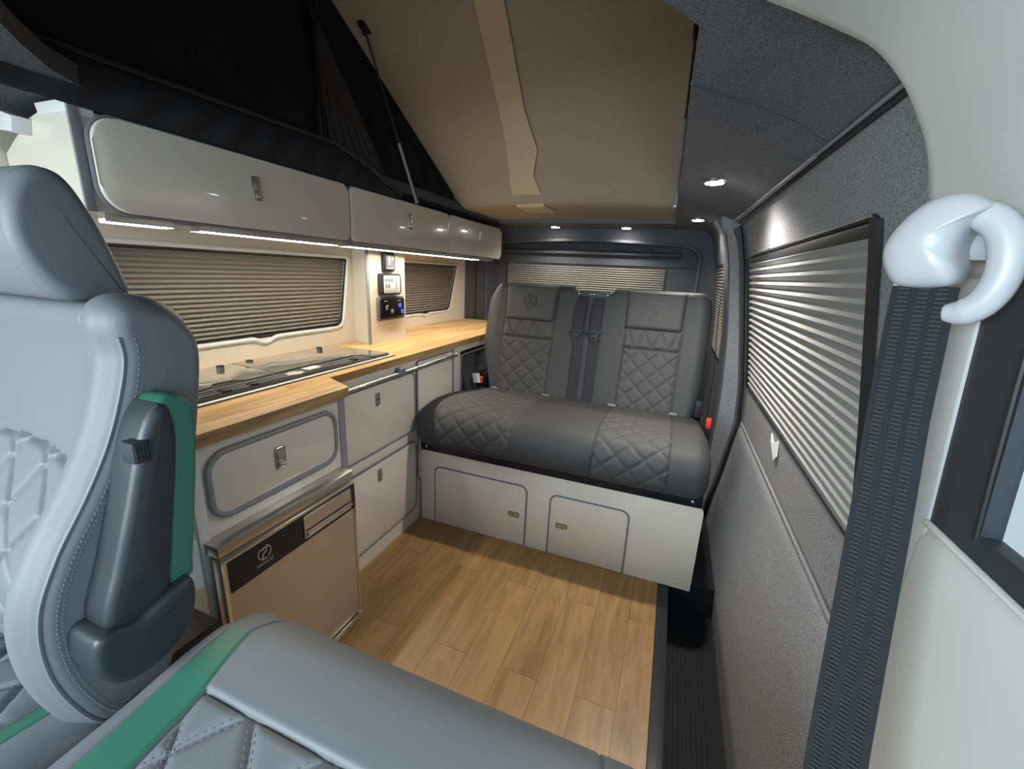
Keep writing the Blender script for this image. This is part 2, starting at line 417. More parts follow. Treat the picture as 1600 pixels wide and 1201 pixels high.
# right sliding door blind
bx = lambda z: xr(z)+.006
t = blind_side('grey pleated blind with broad slats covering the large sliding-door window on the right', -1, bx, lambda z: .814, lambda z: 1.988, .69, 1.215, .0235, .0155, BLINDG, None)
bm = nb(); box(bm, bx(1.21)-.012, bx(1.21)+.004, .803, 1.997, 1.195, 1.218, .003); obj('head_rail', bm, BLK, t)
bm = nb(); box(bm, bx(.69)-.010, bx(.69)+.004, .803, 1.997, .690, .706, .003); obj('bottom_rail', bm, GRIT, t)
for yy in (2.0, .80):
    bm = nb(); vert_rail(bm, lambda z: xr(z)-.002, lambda z: yy, .69, 1.22, .0125); obj('side_rail', bm, BLK, t)
bm = nb(); prism(bm, [(-.022, 0), (.022, 0), (.012, .03), (-.006, .034)], (.262, 1.62, 1.21), (0, 1, 0), (0, 0, 1), .01, .002)
tb = obj('pull_tab', bm, BLK, t, label='small black tab above the blind')
w = thing('window_1', (.33, 1.4, .69), 'window behind the sliding-door blind', 'window', kind='structure')
bm = nb(); ringstrip(bm, [(p[0], p[1]) for p in rrect(.795, 2.005, .685, 1.225, .03)], (0, 0, 0), (0, 1, 0), (0, 0, 1), .012, .006)
for v in bm.verts: v.co.x += xr(v.co.z)
obj('window_frame', bm, BLK, w)
obj('pane', sheet_b := box(nb(), .375, .379, .81, 1.99, .70, 1.21), GLB, w)
# white shape below the blind stands in for a bright patch of light
bm = nb(); prism(bm, [(-.055, -.012), (-.03, -.034), (.045, .004), (.052, .026), (.004, .010), (-.040, .034)], (xr(.625)-.004, 1.44, .632), (0, 1, 0), (0, 0, 1), -.003)
obj('light_patch', bm, WHT, None, 'small white cut-out standing in for light on the carpet below the sliding-door blind', 'light patch')
# quarter blind
qx = lambda z: xq(z)+.008
t = blind_side('narrow dark pleated blind on the rear quarter window beside the bench', -1, qx, lambda z: 2.385, lambda z: 2.855, .725, 1.205, .0165, .010, BLIND, None)
bm = nb(); box(bm, qx(1.2)-.010, qx(1.2)+.004, 2.383, 2.857, 1.195, 1.209, .002); obj('head_rail', bm, BLK, t)
bm = nb(); box(bm, qx(.725)-.010, qx(.725)+.004, 2.383, 2.857, .722, .738, .002); obj('bottom_rail', bm, BLK, t)
for yy in (2.382, 2.858):
    bm = nb(); vert_rail(bm, qx, lambda z: yy, .72, 1.21); obj('side_rail', bm, BLK, t)

# ------------------------------------------------------------------ left side walls
XN, XL = -1.37, -1.45
def wall_left(name, x, y0, y1, wy0, wy1a, wy1b, wz0, wz1, z1):
    """wall with a window whose rear edge slopes (wy1a at bottom, wy1b at top)"""
    bm = nb()
    def q(a, b, c, d): prism(bm, [a, b, c, d], (x, 0, 0), (0, 1, 0), (0, 0, 1), -.03)
    # corners (y,z): U=y V=z -> normal +x ; depth negative goes outward
    q((y0, .0), (y1, .0), (y1, wz0), (y0, wz0)); q((y0, wz1), (y1, wz1), (y1, z1), (y0, z1))
    q((y0, wz0), (wy0, wz0), (wy0, wz1), (y0, wz1)); q((wy1a, wz0), (y1, wz0), (y1, wz1), (wy1b, wz1))
    return obj(name, bm, WALLC, kind='structure')
wall_left('wall_left', XN, .30, 1.60, .66, 1.49, 1.545, .85, 1.153, 1.42)
wall_left('wall_left_rear', XL, 1.58, 2.83, 2.05, 2.60, 2.715, .845, 1.155, 1.42)
# wall return + strip between the two sections
obj('wall_left_return', box(nb(), XL-.02, XN+.0, 1.585, 1.60, 0, 1.42), WALLC, kind='structure')
def outline_left(y0, y1a, y1b, z0, z1, r, notch=None, nr=.0):
    """rounded outline (y,z) with optional finger notch in the bottom edge"""
    def corner(p, a, b, rr, n=6):
        p, a, b = Vector(p), Vector(a), Vector(b); u = (a-p).normalized(); v = (b-p).normalized()
        s, e = p+u*rr, p+v*rr
        return [tuple(s.lerp(p, t).lerp(p.lerp(e, t), t)) for t in [i/n for i in range(n+1)]]
    A, B, C, D = (y0, z0), (y1a, z0), (y1b, z1), (y0, z1)
    pts = corner(A, D, B, r)
    if notch:
        c, wd, dp = notch
        for i in range(17):
            t = i/16; pts.append((c-wd+2*wd*t, z0-dp*math.sin(PI*t)**2))
    pts += corner(B, A, C, r)+corner(C, B, D, r*.5)+corner(D, C, A, r*.5)
    return pts
for (nm, x, y0, ya, yb, z0, z1, notch, lab) in (('window_2', XN, .66, 1.49, 1.545, .85, 1.153, (1.10, .055, .017), 'large'), ('window_3', XL, 2.05, 2.60, 2.715, .845, 1.155, (2.30, .05, .014), 'small')):
    w = thing(nm, (x, (y0+ya)/2, z0), 'side window frame', 'window', kind='structure')
    pts = outline_left(y0, ya, yb, z0, z1, .045, notch)
    bm = nb(); ringstrip(bm, pts, (x+.001, 0, 0), (0, 1, 0), (0, 0, 1), .016, .007); obj('window_frame', bm, LTG, w)
    obj('pane', box(nb(), x-.045, x-.041, y0, yb, z0-.0, z1), GLB, w)
    # dark channel inside
    bm = nb(); tube(bm, [(x-.004, p[0], p[1]) for p in outline_left(y0+.006, ya-.006, yb-.006, z0+.004, z1-.008, .045, notch)], .006, 6, closed=True); obj('channel', bm, BLK, w)
    sl = lambda z, ya=ya, yb=yb, z0=z0, z1=z1: ya+(yb-ya)*(z-z0)/(z1-z0)-.004
    lab2 = 'long taupe pleated blind over the window behind the hob' if lab == 'large' else 'short taupe pleated blind over the window behind the worktop, right of the switch column'
    t = blind_side(lab2, 1, lambda z, x=x: x-.024, lambda z, y0=y0: y0, sl, z0+.0, z1, .0148, .0115, BLIND, None)
    bm = nb(); box(bm, x-.024, x-.006, y0, yb-.004, z1-.014, z1, .002); obj('head_rail', bm, BLK, t)
    bm = nb(); box(bm, x-.024, x-.006, y0, ya+.0, z0-.002, z0+.012, .002); obj('bottom_rail', bm, BLK, t)
    bm = nb(); c = notch[0]; prism(bm, [(c-.035, 0), (c-.02, -.012), (c+.02, -.012), (c+.035, 0), (c+.03, .008), (c-.03, .008)], (x-.012, 0, z0), (0, 1, 0), (0, 0, 1), .008, .002); obj('pull_tab', bm, BLK, t)

# ------------------------------------------------------------------ rear: header, tailgate, pillars
bm = nb()
# dark carpeted D pillars and tailgate opening: arch outline in x,z at y=2.88
def arch(x0, x1, z1, r, n=10):
    pts = [(x1, .3)]
    for i in range(n+1):
        a = i/n*PI/2; pts.append((x1-r+r*math.cos(a), z1-r*.62+r*.62*math.sin(a)))
    for i in range(1, 8):
        t = i/8; pts.append((x1-r+(x0+r-x1+r)*t, z1+.022*math.sin(PI*t)))
    for i in range(n+1):
        a = PI/2+i/n*PI/2; pts.append((x0+r+r*math.cos(a), z1-r*.62+r*.62*math.sin(a)))
    pts.append((x0, .3)); return pts
ap = arch(-1.30, .115, 1.325, .13)
outer = [(.30, .3)]+[(.30 if p[0] > -.6 else -1.52, 1.46) for p in ap[1:-1]]+[(-1.52, .3)]
# build as strip between ap and outer
outer = []
for i, p in enumerate(ap):
    if i == 0: outer.append((.32, .3))
    elif i == len(ap)-1: outer.append((-1.52, .3))
    elif p[0] > 0: outer.append((.32, p[1] + (1.46-p[1])*min(1, i/6)))
    elif p[0] < -1.2: outer.append((-1.52, p[1]+(1.46-p[1])*min(1, (len(ap)-1-i)/6)))
    else: outer.append((p[0], 1.46))
def strip(bm, A, B, yA, yB, th=.03):
    a = [bm.verts.new((p[0], yA, p[1])) for p in A]; b = [bm.verts.new((p[0], yB, p[1])) for p in B]
    for i in range(len(A)-1): bm.faces.new((a[i], b[i], b[i+1], a[i+1]))
    return a, b
strip(bm, ap, outer, 2.88, 2.86)
strip(bm, [(p[0], p[1]) for p in ap], [(p[0]*.985-.009, p[1]-.004) for p in ap], 2.88, 3.0)
obj('wall_rear_surround', bm, CARP, kind='structure')
bm = nb(); tube(bm, [(p[0], 2.872, p[1]) for p in ap], .010, 8); obj('trim_5', bm, CARP, kind='structure')
bm = nb()
BX0, BX1, BZ0, BZ1 = -1.19, -.075, .80, 1.222
for a in ((-1.52, BX0, .0, 1.5), (BX1, .32, .0, 1.5), (BX0, BX1, .0, BZ0), (BX0, BX1, BZ1, 1.5)): box(bm, a[0], a[1], 3.0, 3.03, a[2], a[3])
obj('wall_rear', bm, CARP, kind='structure')
# tailgate panel moulding (rounded bolster at top of the tailgate)
bm = nb(); tube(bm, [(x/10, 2.985, 1.272) for x in range(-12, 1)], .03, 10, flat=.6); obj('tailgate_roll', bm, CARP, kind='structure')
t = thing('pleated_blind', (-.63, 2.99, BZ0), 'wide pleated blind on the tailgate window behind the bench headrests', 'window blind')
bm = nb(); n = int((BZ1-BZ0-.02)/.0145)*2; rows = []
for i in range(n+1):
    z = BZ0+.01+(BZ1-BZ0-.02)*i/n; d = .0 if i % 2 else .009
    rows.append([bm.verts.new((BX0, 3.002+d, z)), bm.verts.new((BX1, 3.002+d, z)), bm.verts.new((BX0, 3.004+d, z)), bm.verts.new((BX1, 3.004+d, z))])
for a, b in zip(rows, rows[1:]): bm.faces.new((a[0], a[1], b[1], b[0])); bm.faces.new((a[2], b[2], b[3], a[3]))
obj('pleats', bm, BLIND, t, ang=5)
bm = nb(); box(bm, BX0, BX1, 2.995, 3.012, BZ1-.012, BZ1, .002)
prism(bm, [(-.75, 0), (-.71, .014), (-.62, .016), (-.57, 0)], (0, 2.998, BZ1-.002), (1, 0, 0), (0, 0, 1), -.012, 0); obj('head_rail', bm, BLK, t)
for xx in (BX0, BX1):
    bm = nb(); tube(bm, [(xx, 3.0, BZ0), (xx, 3.0, BZ1)], .006, 6); obj('side_rail', bm, BLK, t)
w = thing('window_4', (-.63, 3.03, .8), 'tailgate window', 'window', kind='structure')
obj('pane', box(nb(), BX0-.02, BX1+.02, 3.032, 3.036, BZ0-.02, BZ1+.02), GLB, w)
# left D pillar carpet
bm = nb(); prism(bm, [(-1.46, 2.80), (-1.52, 2.80), (-1.52, 3.05), (-1.30, 3.05), (-1.31, 2.87), (-1.38, 2.865), (-1.455, 2.84)], (0, 0, 0), (1, 0, 0), (0, 1, 0), 1.42, 0)
obj('wall_left_pillar', bm, CARP, kind='structure')
bm = nb(); tube(bm, [(-1.372, 2.862, z/10) for z in range(7, 15)], .005, 6); obj('trim_6', bm, BLK, kind='structure')
bm = nb(); box(bm, -1.462, -1.452, 2.812, 2.838, .77, 1.21, .003); obj('trim_7', bm, LTG, kind='structure')

# ------------------------------------------------------------------ ceiling lining with the roof opening
AX0, AX1, AY0, AY1 = -1.10, -.032, .28, 2.60
ZC = [(-1.52, 1.20), (-1.46, 1.30), (-1.38, 1.36), (-1.25, 1.40), (-1.1, 1.42), (-.03, 1.42), (.08, 1.415), (.15, 1.402), (.195, 1.382), (.23, 1.355)]
def zc(x): return interp(ZC, x)
bm = nb()
def xe(y): return interp([(.28, -.012), (.65, -.015), (2.0, -.042), (2.6, -.05), (3.0, -.05)], y)
def cpatch(x0, x1, y0, y1, n=10, m=1):
    def f(u, v):
        y = y0+(y1-y0)*v; xa = xe(y) if x0 == 'e' else x0; x = xa+(x1-xa)*u
        return Vector((x, y, zc(x)))
    a = grid(bm, f, n, 1); t = Vector((0, 0, .035)); b = [[bm.verts.new(v.co+t) for v in r] for r in a]
    for i in range(n): bm.faces.new((b[i][0], b[i][1], b[i+1][1], b[i+1][0])); bm.faces.new((a[i][0], b[i][0], b[i+1][0], a[i+1][0])); bm.faces.new((a[i][1], a[i+1][1], b[i+1][1], b[i][1]))
    bm.faces.new((a[0][0], a[0][1], b[0][1], b[0][0])); bm.faces.new((a[n][0], b[n][0], b[n][1], a[n][1]))
cpatch('e', .232, .50, 2.0, 14); cpatch('e', .232, 2.0, 3.0, 14); cpatch(AX0, -.05, AY1, 3.0, 6); cpatch(AX0, AX1, -.9, AY0, 6)
cpatch(AX1, .30, -.9, .50, 8)
# filled, rounded opening corners
CORN = ([(AX0, .28), (-.78, .28), (-.90, .37), (-.98, .43), (-1.05, .49), (-1.10, .56)], (0, 0, 1.42), (1, 0, 0), (0, 1, 0), .035)
prism(bm, [(-.0145, .645), (-.035, .61), (-.06, .575), (-.13, .50), (-.22, .38), (-.26, .28), (AX1, .28), (-.012, .28)], (0, 0, 1.42), (1, 0, 0), (0, 1, 0), .035)
obj('ceiling', bm, CARPC, kind='structure', ang=50)
bm = nb(); cpatch(-1.52, AX0, .28, 3.0, 10); cpatch(-1.52, AX0, -.9, .28, 6); prism(bm, *CORN)
obj('ceiling_left', bm, CARP, kind='structure', ang=50)  # same ceiling lining, its shade on this side put in as darker carpet
# faint lining joint
bm = nb(); tube(bm, [(-.02+.25*t, .80+.16*math.sin(t*1.5), zc(-.02+.25*t)-.001) for t in [i/12 for i in range(13)]], .0025, 5); obj('trim_8', bm, CARP, kind='structure')
# header down-stand above tailgate
bm = nb(); box(bm, -1.45, .2, 2.99, 3.03, 1.2, 1.45); obj('wall_rear_header', bm, CARP, kind='structure')

# ------------------------------------------------------------------ raised roof
SL = .53
rf = thing('pop_up_roof', (-.57, 2.62, 1.43), 'beige lined underside of the raised pop-up roof', 'roof')
def zr(y): 
    if y > 2.15: return 1.432
    k = 2.15-y
    return 1.432+SL*k if k > .08 else 1.432+SL*k*k/.16*1.0*.5*2
sheet('roof_lining', lambda u, v: Vector((-1.16+1.19*u, 2.66-3.1*v, zr(2.66-3.1*v)+.012*math.sin(PI*u))), 12, 60, .03, ROOFC, rf, (0, 0, 1), ang=60)
# paler beige band on the roof lining (tapering, uneven edges)
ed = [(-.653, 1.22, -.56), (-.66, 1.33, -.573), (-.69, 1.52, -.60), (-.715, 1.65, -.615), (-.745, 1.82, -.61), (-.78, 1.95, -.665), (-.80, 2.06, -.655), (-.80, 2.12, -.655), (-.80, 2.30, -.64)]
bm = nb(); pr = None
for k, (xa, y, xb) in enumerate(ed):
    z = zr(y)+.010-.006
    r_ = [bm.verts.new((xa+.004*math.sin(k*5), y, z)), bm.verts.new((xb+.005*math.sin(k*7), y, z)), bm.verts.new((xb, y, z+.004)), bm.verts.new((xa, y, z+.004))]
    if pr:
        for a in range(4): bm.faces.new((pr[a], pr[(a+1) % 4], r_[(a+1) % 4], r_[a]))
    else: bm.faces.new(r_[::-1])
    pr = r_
bm.faces.new(pr); obj('pale_band', bm, ROOFS, rf, label='paler beige band along the roof lining')
# canvas: left, front and right walls
cv = thing('roof_canvas', (-1.11, 1.0, 1.40), 'black canvas side wall of the raised roof above the overhead locker', 'tent canvas')
def canvas_l(u, v):
    y = 2.19-2.75*u; zb = 1.40; zt = zr(y)+.004
    z = zb+(zt-zb)*v
    fold = .010*math.sin(u*46+v*9)*math.sin(PI*v)+.006*math.sin(u*91-v*14)*math.sin(PI*v)
    return Vector((-1.118+fold, y, z))
sheet('canvas_panel', canvas_l, 130, 26, .003, CANV, cv, (-1, 0, 0), ang=80)
def canvas_f(u, v):
    x = -1.12+1.14*u; zt = zr(-.56)
    return Vector((x, -.56+.012*math.sin(u*40+v*5)*math.sin(PI*v), 1.42+(zt-1.42)*v))
sheet('front_canvas_panel', canvas_f, 40, 8, .003, CANV, cv, (0, -1, 0), ang=80)
sheet('right_canvas_panel', lambda u, v: Vector((.012+.008*math.sin(u*50), 2.19-2.75*u, 1.43+(zr(2.19-2.75*u)-1.428)*v)), 60, 8, .003, CANV, cv, (1, 0, 0), ang=80)
# hem roll of canvas along the locker, bulging into the van
def hem(u, v):
    y = 1.56-1.15*u
    top = interp([(0, 1.405), (.18, 1.475), (.3, 1.50), (1, 1.476)], u)
    z = 1.388+(top-1.388)*v
    return Vector((-1.108+.014*math.sin(PI*v)**.7+.004*math.sin(u*70+v*6)*math.sin(PI*v), y, z))
sheet('canvas_hem', hem, 110, 10, .003, HEMC, cv, (-1, 0, 0), ang=80, label='loose charcoal hem roll')
bm = nb(); tube(bm, [(-1.094, 1.56-1.15*i/30, interp([(0, 1.405), (.18, 1.475), (.3, 1.50), (1, 1.476)], i/30)) for i in range(31)], .006, 6); obj('hem_piping', bm, BLK, cv)
bm = nb(); tube(bm, [(-1.102, 1.155+.05*(1-t)**2-.03*(1-t), 1.50+.42*(1-t)) for t in [i/14 for i in range(15)]], .007, 6); tube(bm, [(-1.098, 1.17-.035*t, 1.50+.40*t) for t in [0, .3, .6, 1]], .004, 6)
obj('window_zip', bm, BLK, cv)
def mesh_f(u, v):
    A, B, C_ = Vector((1.135, 1.86)), Vector((1.190, 1.50)), Vector((1.50, 1.425)); p = A*(1-v)+(B+(C_-B)*u)*v
    return Vector((-1.1015+.005*math.sin(u*38)*v, p.x, p.y))
sheet('mesh_panel', mesh_f, 60, 16, .0015, MESHC, cv, (-1, 0, 0), ang=80, label='brownish gathered mesh panel')
# gas struts
def strut(p0, p1, pm, lab):
    t = thing('gas_strut', p0, lab, 'strut', 'gas struts of the raised roof')
    p0, p1 = Vector(p0), Vector(p1); m = p0.lerp(p1, pm)
    bm = nb(); tube(bm, [p0, m], .0065, 10); obj('cylinder', bm, STEEL if 0 else M('strut_grey', (.25, .25, .26), .35, metal=.4), t)
    bm = nb(); tube(bm, [m, p1], .0038, 8); obj('rod', bm, BLK, t)
    bm = nb(); box(bm, p1.x-.008, p1.x+.012, p1.y-.02, p1.y+.03, p1.z-.006, p1.z+.012, .003); tube(bm, [p1+Vector((0, 0, -.02)), p1+Vector((0, -.01, .012))], .006, 8); obj('bracket', bm, BLK, t)
    bm = nb(); lathe(bm, [(.004, -.008), (.008, -.004), (.008, .004), (.004, .008)], p0, (1, 0, 0), 12); obj('ball_joint', bm, CHR, t)
strut((-1.075, 1.64, 1.392), (-1.06, 1.325, 1.865), .40, 'gas strut leaning across the black canvas above the overhead locker')
strut((-.0445, 1.79, 1.388), (-.0430, 1.45, 1.785), .58, 'gas strut along the right-hand edge of the roof opening')

# ------------------------------------------------------------------ cab hoop, B pillar, front door
HL = [(.279, .690, 1.10), (.273, .684, 1.17), (.265, .676, 1.22), (.246, .664, 1.27), (.228, .660, 1.305), (.203, .658, 1.344), (.168, .650, 1.376), (.124, .636, 1.394), (.080, .605, 1.400), (.036, .567, 1.402), (-.03, .49, 1.404), (-.10, .39, 1.405), (-.17, .26, 1.406)]
HLs = crom3(HL, 5)
bm = nb(); rows = []
for (t, grow) in ((.004, .05), (.003, .02), (0, .003), (-.006, 0), (-.02, -.001)):
    rows.append([bm.verts.new((p.x+grow*d.x, p.y+t, p.z+grow*d.y)) for p, d in [(p, (Vector((p.x, p.z))-Vector((-.2, 1.0))).normalized()) for p in HLs]])
for k in (1, 2, 3, 4, 5):
    f = k/5
    rows.append([bm.verts.new((p.x+.02*f*(p.x > .1), p.y-.02+(-.95-p.y)*f**1.5, p.z+.01*f*(p.x < .2))) for p in HLs])
for a, b in zip(rows, rows[1:]):
    for i in range(len(a)-1): bm.faces.new((a[i], a[i+1], b[i+1], b[i]))
obj('ceiling_cab_lining', bm, LTG, kind='structure', ang=50)
# B pillar
def bp_x(z): return interp([(-.1, .300), (.5, .296), (.88, .288), (1.0, .280), (1.15, .272), (1.22, .262)], z)
bm = nb(); rows = []
for (y, g) in ((.700, .05), (.668, .030), (.660, .006), (.650, 0.), (.60, -.004), (.56, 0.), (.548, .004), (.545, .02), (.545, .05)):
    rows.append([bm.verts.new((bp_x(z)+g, y+(.0 if z > .9 else 0), z)) for z in [-.12+i*.055 for i in range(23)]+[1.115, 1.135]])
for a, b in zip(rows, rows[1:]):
    for i in range(len(a)-1): bm.faces.new((a[i], b[i], b[i+1], a[i+1]))
obj('wall_right_front', bm, LTG, kind='structure', ang=50)
d2 = thing('door_2', (.33, .1, .0), 'front passenger door', 'door', kind='structure')
bm = nb(); rows = []
for z, g in ((-.1, .01), (.3, .004), (.6, .0), (.80, 0.), (.855, .002), (.872, .008), (.880, .03), (.882, .06)):
    rows.append([bm.verts.new((bp_x(z)+g, y, z)) for y in (.547, .45, .3, .1, -.2, -.6, -.9)])
for a, b in zip(rows, rows[1:]):
    for i in range(len(a)-1): bm.faces.new((a[i], b[i], b[i+1], a[i+1]))
obj('door_card', bm, LTG, d2, ang=50)
bm = nb(); tube(bm, [(bp_x(.878)+.004, y, .876) for y in (.546, .3, 0, -.5, -.9)], .004, 8); obj('edge_piping', bm, LTG, d2)
bm = nb()
fx_ = lambda z: bp_x(z)+.007
def fq(y0, y1, z0, z1):
    vs = [bm.verts.new((fx_(z)+o, y, z)) for o in (0, .02) for y in (y0, y1) for z in (z0, z1)]
    for f in ((0,1,3,2),(4,6,7,5),(0,4,5,1),(2,3,7,6),(0,2,6,4),(1,5,7,3)): bm.faces.new([vs[i] for i in f])
fq(.474, .56, .86, 1.16); fq(-.7, .474, .86, .905); fq(-.7, .474, 1.105, 1.16)
obj('window_surround', bm, WINB, d2)
bm = nb(); tube(bm, [(fx_(z)-.001, .478+.01*(z-.9), z) for z in (.90, .97, 1.04, 1.10)], .003, 8); obj('seal', bm, BLK, d2)
bm = nb(); vs = [bm.verts.new((fx_(z)+.012, y, z)) for (y, z) in ((.476, .903), (-.7, .903), (-.7, 1.108), (.476, 1.108))]; bm.faces.new(vs); obj('pane', bm, PANE, d2)
# ------------------------------------------------------------------ cab seat belt on the B pillar
sb = thing('seat_belt', (.25, .53, 1.1), 'dark grey cab seat belt hanging from a pale grey guide loop on the pillar', 'seat belt')
def ribbon(bm, C, Wd, w, th=.0022, n=2):
    rows = []
    for i, c in enumerate(C):
        c = Vector(c); wv = Vector(Wd[i] if isinstance(Wd, list) else Wd).normalized()
        d = (Vector(C[min(i+1, len(C)-1)])-Vector(C[max(i-1, 0)])).normalized(); nn = wv.cross(d).normalized()
        ww = w[i] if isinstance(w, list) else w
        rows.append([bm.verts.new(c+wv*ww/2), bm.verts.new(c-wv*ww/2), bm.verts.new(c-wv*ww/2-nn*th), bm.verts.new(c+wv*ww/2-nn*th)])
    for a, b in zip(rows, rows[1:]):
        for k in range(4): bm.faces.new((a[k], a[(k+1) % 4], b[(k+1) % 4], b[k]))
    bm.faces.new(rows[0][::-1]); bm.faces.new(rows[-1])
C = [(.2225, .526, 1.125), (.2215, .522, 1.10), (.221, .505, 1.0), (.219, .477, .9), (.215, .447, .8), (.209, .412, .7), (.203, .375, .6), (.20, .34, .5), (.20, .30, .38)]
bm = nb(); ribbon(bm, C, (.88, -.46, 0.02), .047); obj('webbing', bm, WEBG, sb)
# woven ridges on the webbing: fine ribs along it (three lighter bands)
bm = nb()
for off in (-.014, .0, .013):
    wv = Vector((.88, -.46, .02)).normalized(); nn = Vector((-.46, -.88, .0)).normalized()
    CC = [Vector(c)+wv*off+nn*.0034 for c in C]
    for a, b in zip(CC, CC[1:]):
        L_ = (b-a).length; k = int(L_/.0042)
        for j in range(k):
            p = a.lerp(b, (j+.5)/k)
            q = wv*.0040
            v = [bm.verts.new(p-q+Vector((0, 0, .0008))), bm.verts.new(p+q+Vector((0, 0, .0008))), bm.verts.new(p+q-Vector((0, 0, .0008))), bm.verts.new(p-q-Vector((0, 0, .0008)))]
            top = [bm.verts.new(x.co+nn*.0007) for x in v]
            bm.faces.new(top)
            for e in range(4): bm.faces.new((v[e], v[(e+1) % 4], top[(e+1) % 4], top[e]))
rb = obj('weave_ribs', bm, M('belt_rib', (.042, .046, .050), .8, spec=.2), sb, label='lighter woven bands along the webbing')
# anchor cover : teardrop shell
def loft(bm, sections):
    R = [[bm.verts.new(p) for p in s] for s in sections]; n = len(R[0])
    for a, b in zip(R, R[1:]):
        for k in range(n): bm.faces.new((a[k], a[(k+1) % n], b[(k+1) % n], b[k]))
    bm.faces.new(R[0][::-1]); bm.faces.new(R[-1])
P0 = Vector((.238, .505, 1.14)); AU = Vector((.714, -.70, 0)); AV = Vector((0, 0, 1)); AN = Vector((-.70, -.714, 0))
ac = [(-.0375, .0626), (-.0249, .0665), (-.0110, .0655), (.0005, .0590), (.0050, .0525), (-.0025, .0450), (-.0085, .0340), (-.0105, .0220), (-.0085, .0110), (-.0045, .0010), (-.0055, -.0100), (-.0130, -.0145), (-.0316, -.0164), (-.0474, -.0141), (-.0584, -.0009), (-.0641, .0157), (-.0602, .0338), (-.0506, .0508)]
acs = smooth_closed(ac, 90); cc = Vector((-.034, .026))
secs = []
for (sc_, h) in ((.94, -.030), (1., -.012), (1.0, -.002), (.975, .004), (.90, .0095), (.75, .0145), (.5, .0175), (.22, .019)):
    secs.append([P0+AU*(cc.x+(p.x-cc.x)*sc_)+AV*(cc.y+(p.y-cc.y)*sc_)+AN*(h+.004*0) for p in acs])
bm = nb(); loft(bm, secs); obj('anchor_cover', bm, PALE, sb, ang=70, label='pale grey moulded anchor cover')
lp = [(-.020, .050), (-.004, .0475), (0.0055, 0.0425), (0.0125, 0.0351), (0.0185, 0.0227), (0.0215, 0.0072), (0.0212, -0.0082), (0.0177, -0.021), (0.0118, -0.0305), (0.0030, -0.0362), (-.008, -.038)]
def crom(pts, k=6):
    out = []
    for i in range(len(pts)-1):
        p0, p1, p2, p3 = [Vector(pts[max(0, min(len(pts)-1, i+d))]) for d in (-1, 0, 1, 2)]
        for j in range(k):
            t = j/k; out.append(.5*((2*p1)+(-p0+p2)*t+(2*p0-5*p1+4*p2-p3)*t*t+(-p0+3*p1-3*p2+p3)*t**3))
    out.append(Vector(pts[-1])); return out
l2 = crom(lp); n_ = len(l2)
bm = nb(); tube(bm, [P0+AU*p.x+AV*p.y+AN*(-.008) for p in l2], [.0125*min(1., .62+.9*math.sin(PI*min(1, max(0, (i+1)/(n_+1))))) for i in range(n_)], 14, up=tuple(AN), flat=.9)
obj('guide_loop', bm, PALE, sb, ang=70, label='pale grey curved guide loop')
bm = nb(); tube(bm, [P0+AU*a+AV*b+AN*(-.012) for a, b in ((-.052, -.010), (-.052, -.024), (-.04, -.030), (-.006, -.031))], .003, 8); obj('belt_slot', bm, PALE, sb)
bm = nb(); box(bm, .245, .280, .535, .556, 1.150, 1.180, .006); obj('anchor_mount', bm, PALE, sb)

# ------------------------------------------------------------------ ceiling spotlights
def spot(x, y, z, lab, e):
    t = thing('ceiling_spotlight', (x, y, z), lab, 'spotlight', 'recessed spotlights in the dark lining')
    bm = nb(); lathe(bm, [(.036, .004), (.036, -.003), (.033, -.006), (.027, -.007), (.027, -.003)], (x, y, z), (0, 0, 1), 28); obj('bezel', bm, CHR, t)
    bm = nb(); lathe(bm, [(.026, -.004), (.025, -.0085), (.012, -.010)], (x, y, z), (0, 0, 1), 24); obj('lens', bm, SPM, t)
    l = bpy.data.lights.new('spot_lamp', 'SPOT'); l.energy = e; l.spot_size = math.radians(150); l.spot_blend = .8; l.shadow_soft_size = .02; l.color = (1, .95, .88)
    o = bpy.data.objects.new('spot_lamp', l); COL.objects.link(o); o.location = (x, y, z-.016); return o
spot(.066, 1.50, 1.415, 'bright spotlight nearest the camera in the dark ceiling lining above the sliding door', 34)
spot(.056, 2.37, 1.415, 'spotlight in the ceiling above the right end of the bench, next to the sliding-door post', 11)
spot(-.772, 2.755, 1.418, 'left of the two spotlights in the header above the tailgate', 11)
spot(-.330, 2.775, 1.418, 'right of the two spotlights in the header above the tailgate', 11)

# ------------------------------------------------------------------ overhead locker
def latch(parent, O, U, V, w, h, flip=False):
    """finger latch: frame plate, recessed flap, chrome push button ; O centre, U right, V up, normal U x V"""
    O, U, V = Vector(O), Vector(U), Vector(V); W = U.cross(V)
    bm = nb(); prism(bm, rrect(-w/2, w/2, -h/2, h/2, w*.16), O, U, V, .003, .0012); a = obj('latch', bm, LATP, parent, label='satin metal finger latch')
    bm = nb(); tube(bm, [O+U*p[0]+V*p[1]+W*.003 for p in rrect(-w*.43, w*.43, -h*.46, h*.46, w*.14)], .0012, 6, closed=True)
    obj('rim', bm, CHR, a)
    bm = nb(); prism(bm, rrect(-w*.30, w*.30, -h*.05, h*.40, w*.1), O+W*.003, U, V, .002, .001); obj('flap', bm, STEEL, a)
    bm = nb(); prism(bm, rrect(-w*.30, w*.30, -h*.38, -h*.12, w*.08), O+W*.003, U, V, .004, .0018); obj('push_button', bm, CHR, a)
ol = thing('overhead_locker', (-1.28, 1.6, 1.2), 'long glossy cashmere overhead locker with three lift-up doors above the worktop', 'overhead cupboard')
XF = -1.118
bm = nb()
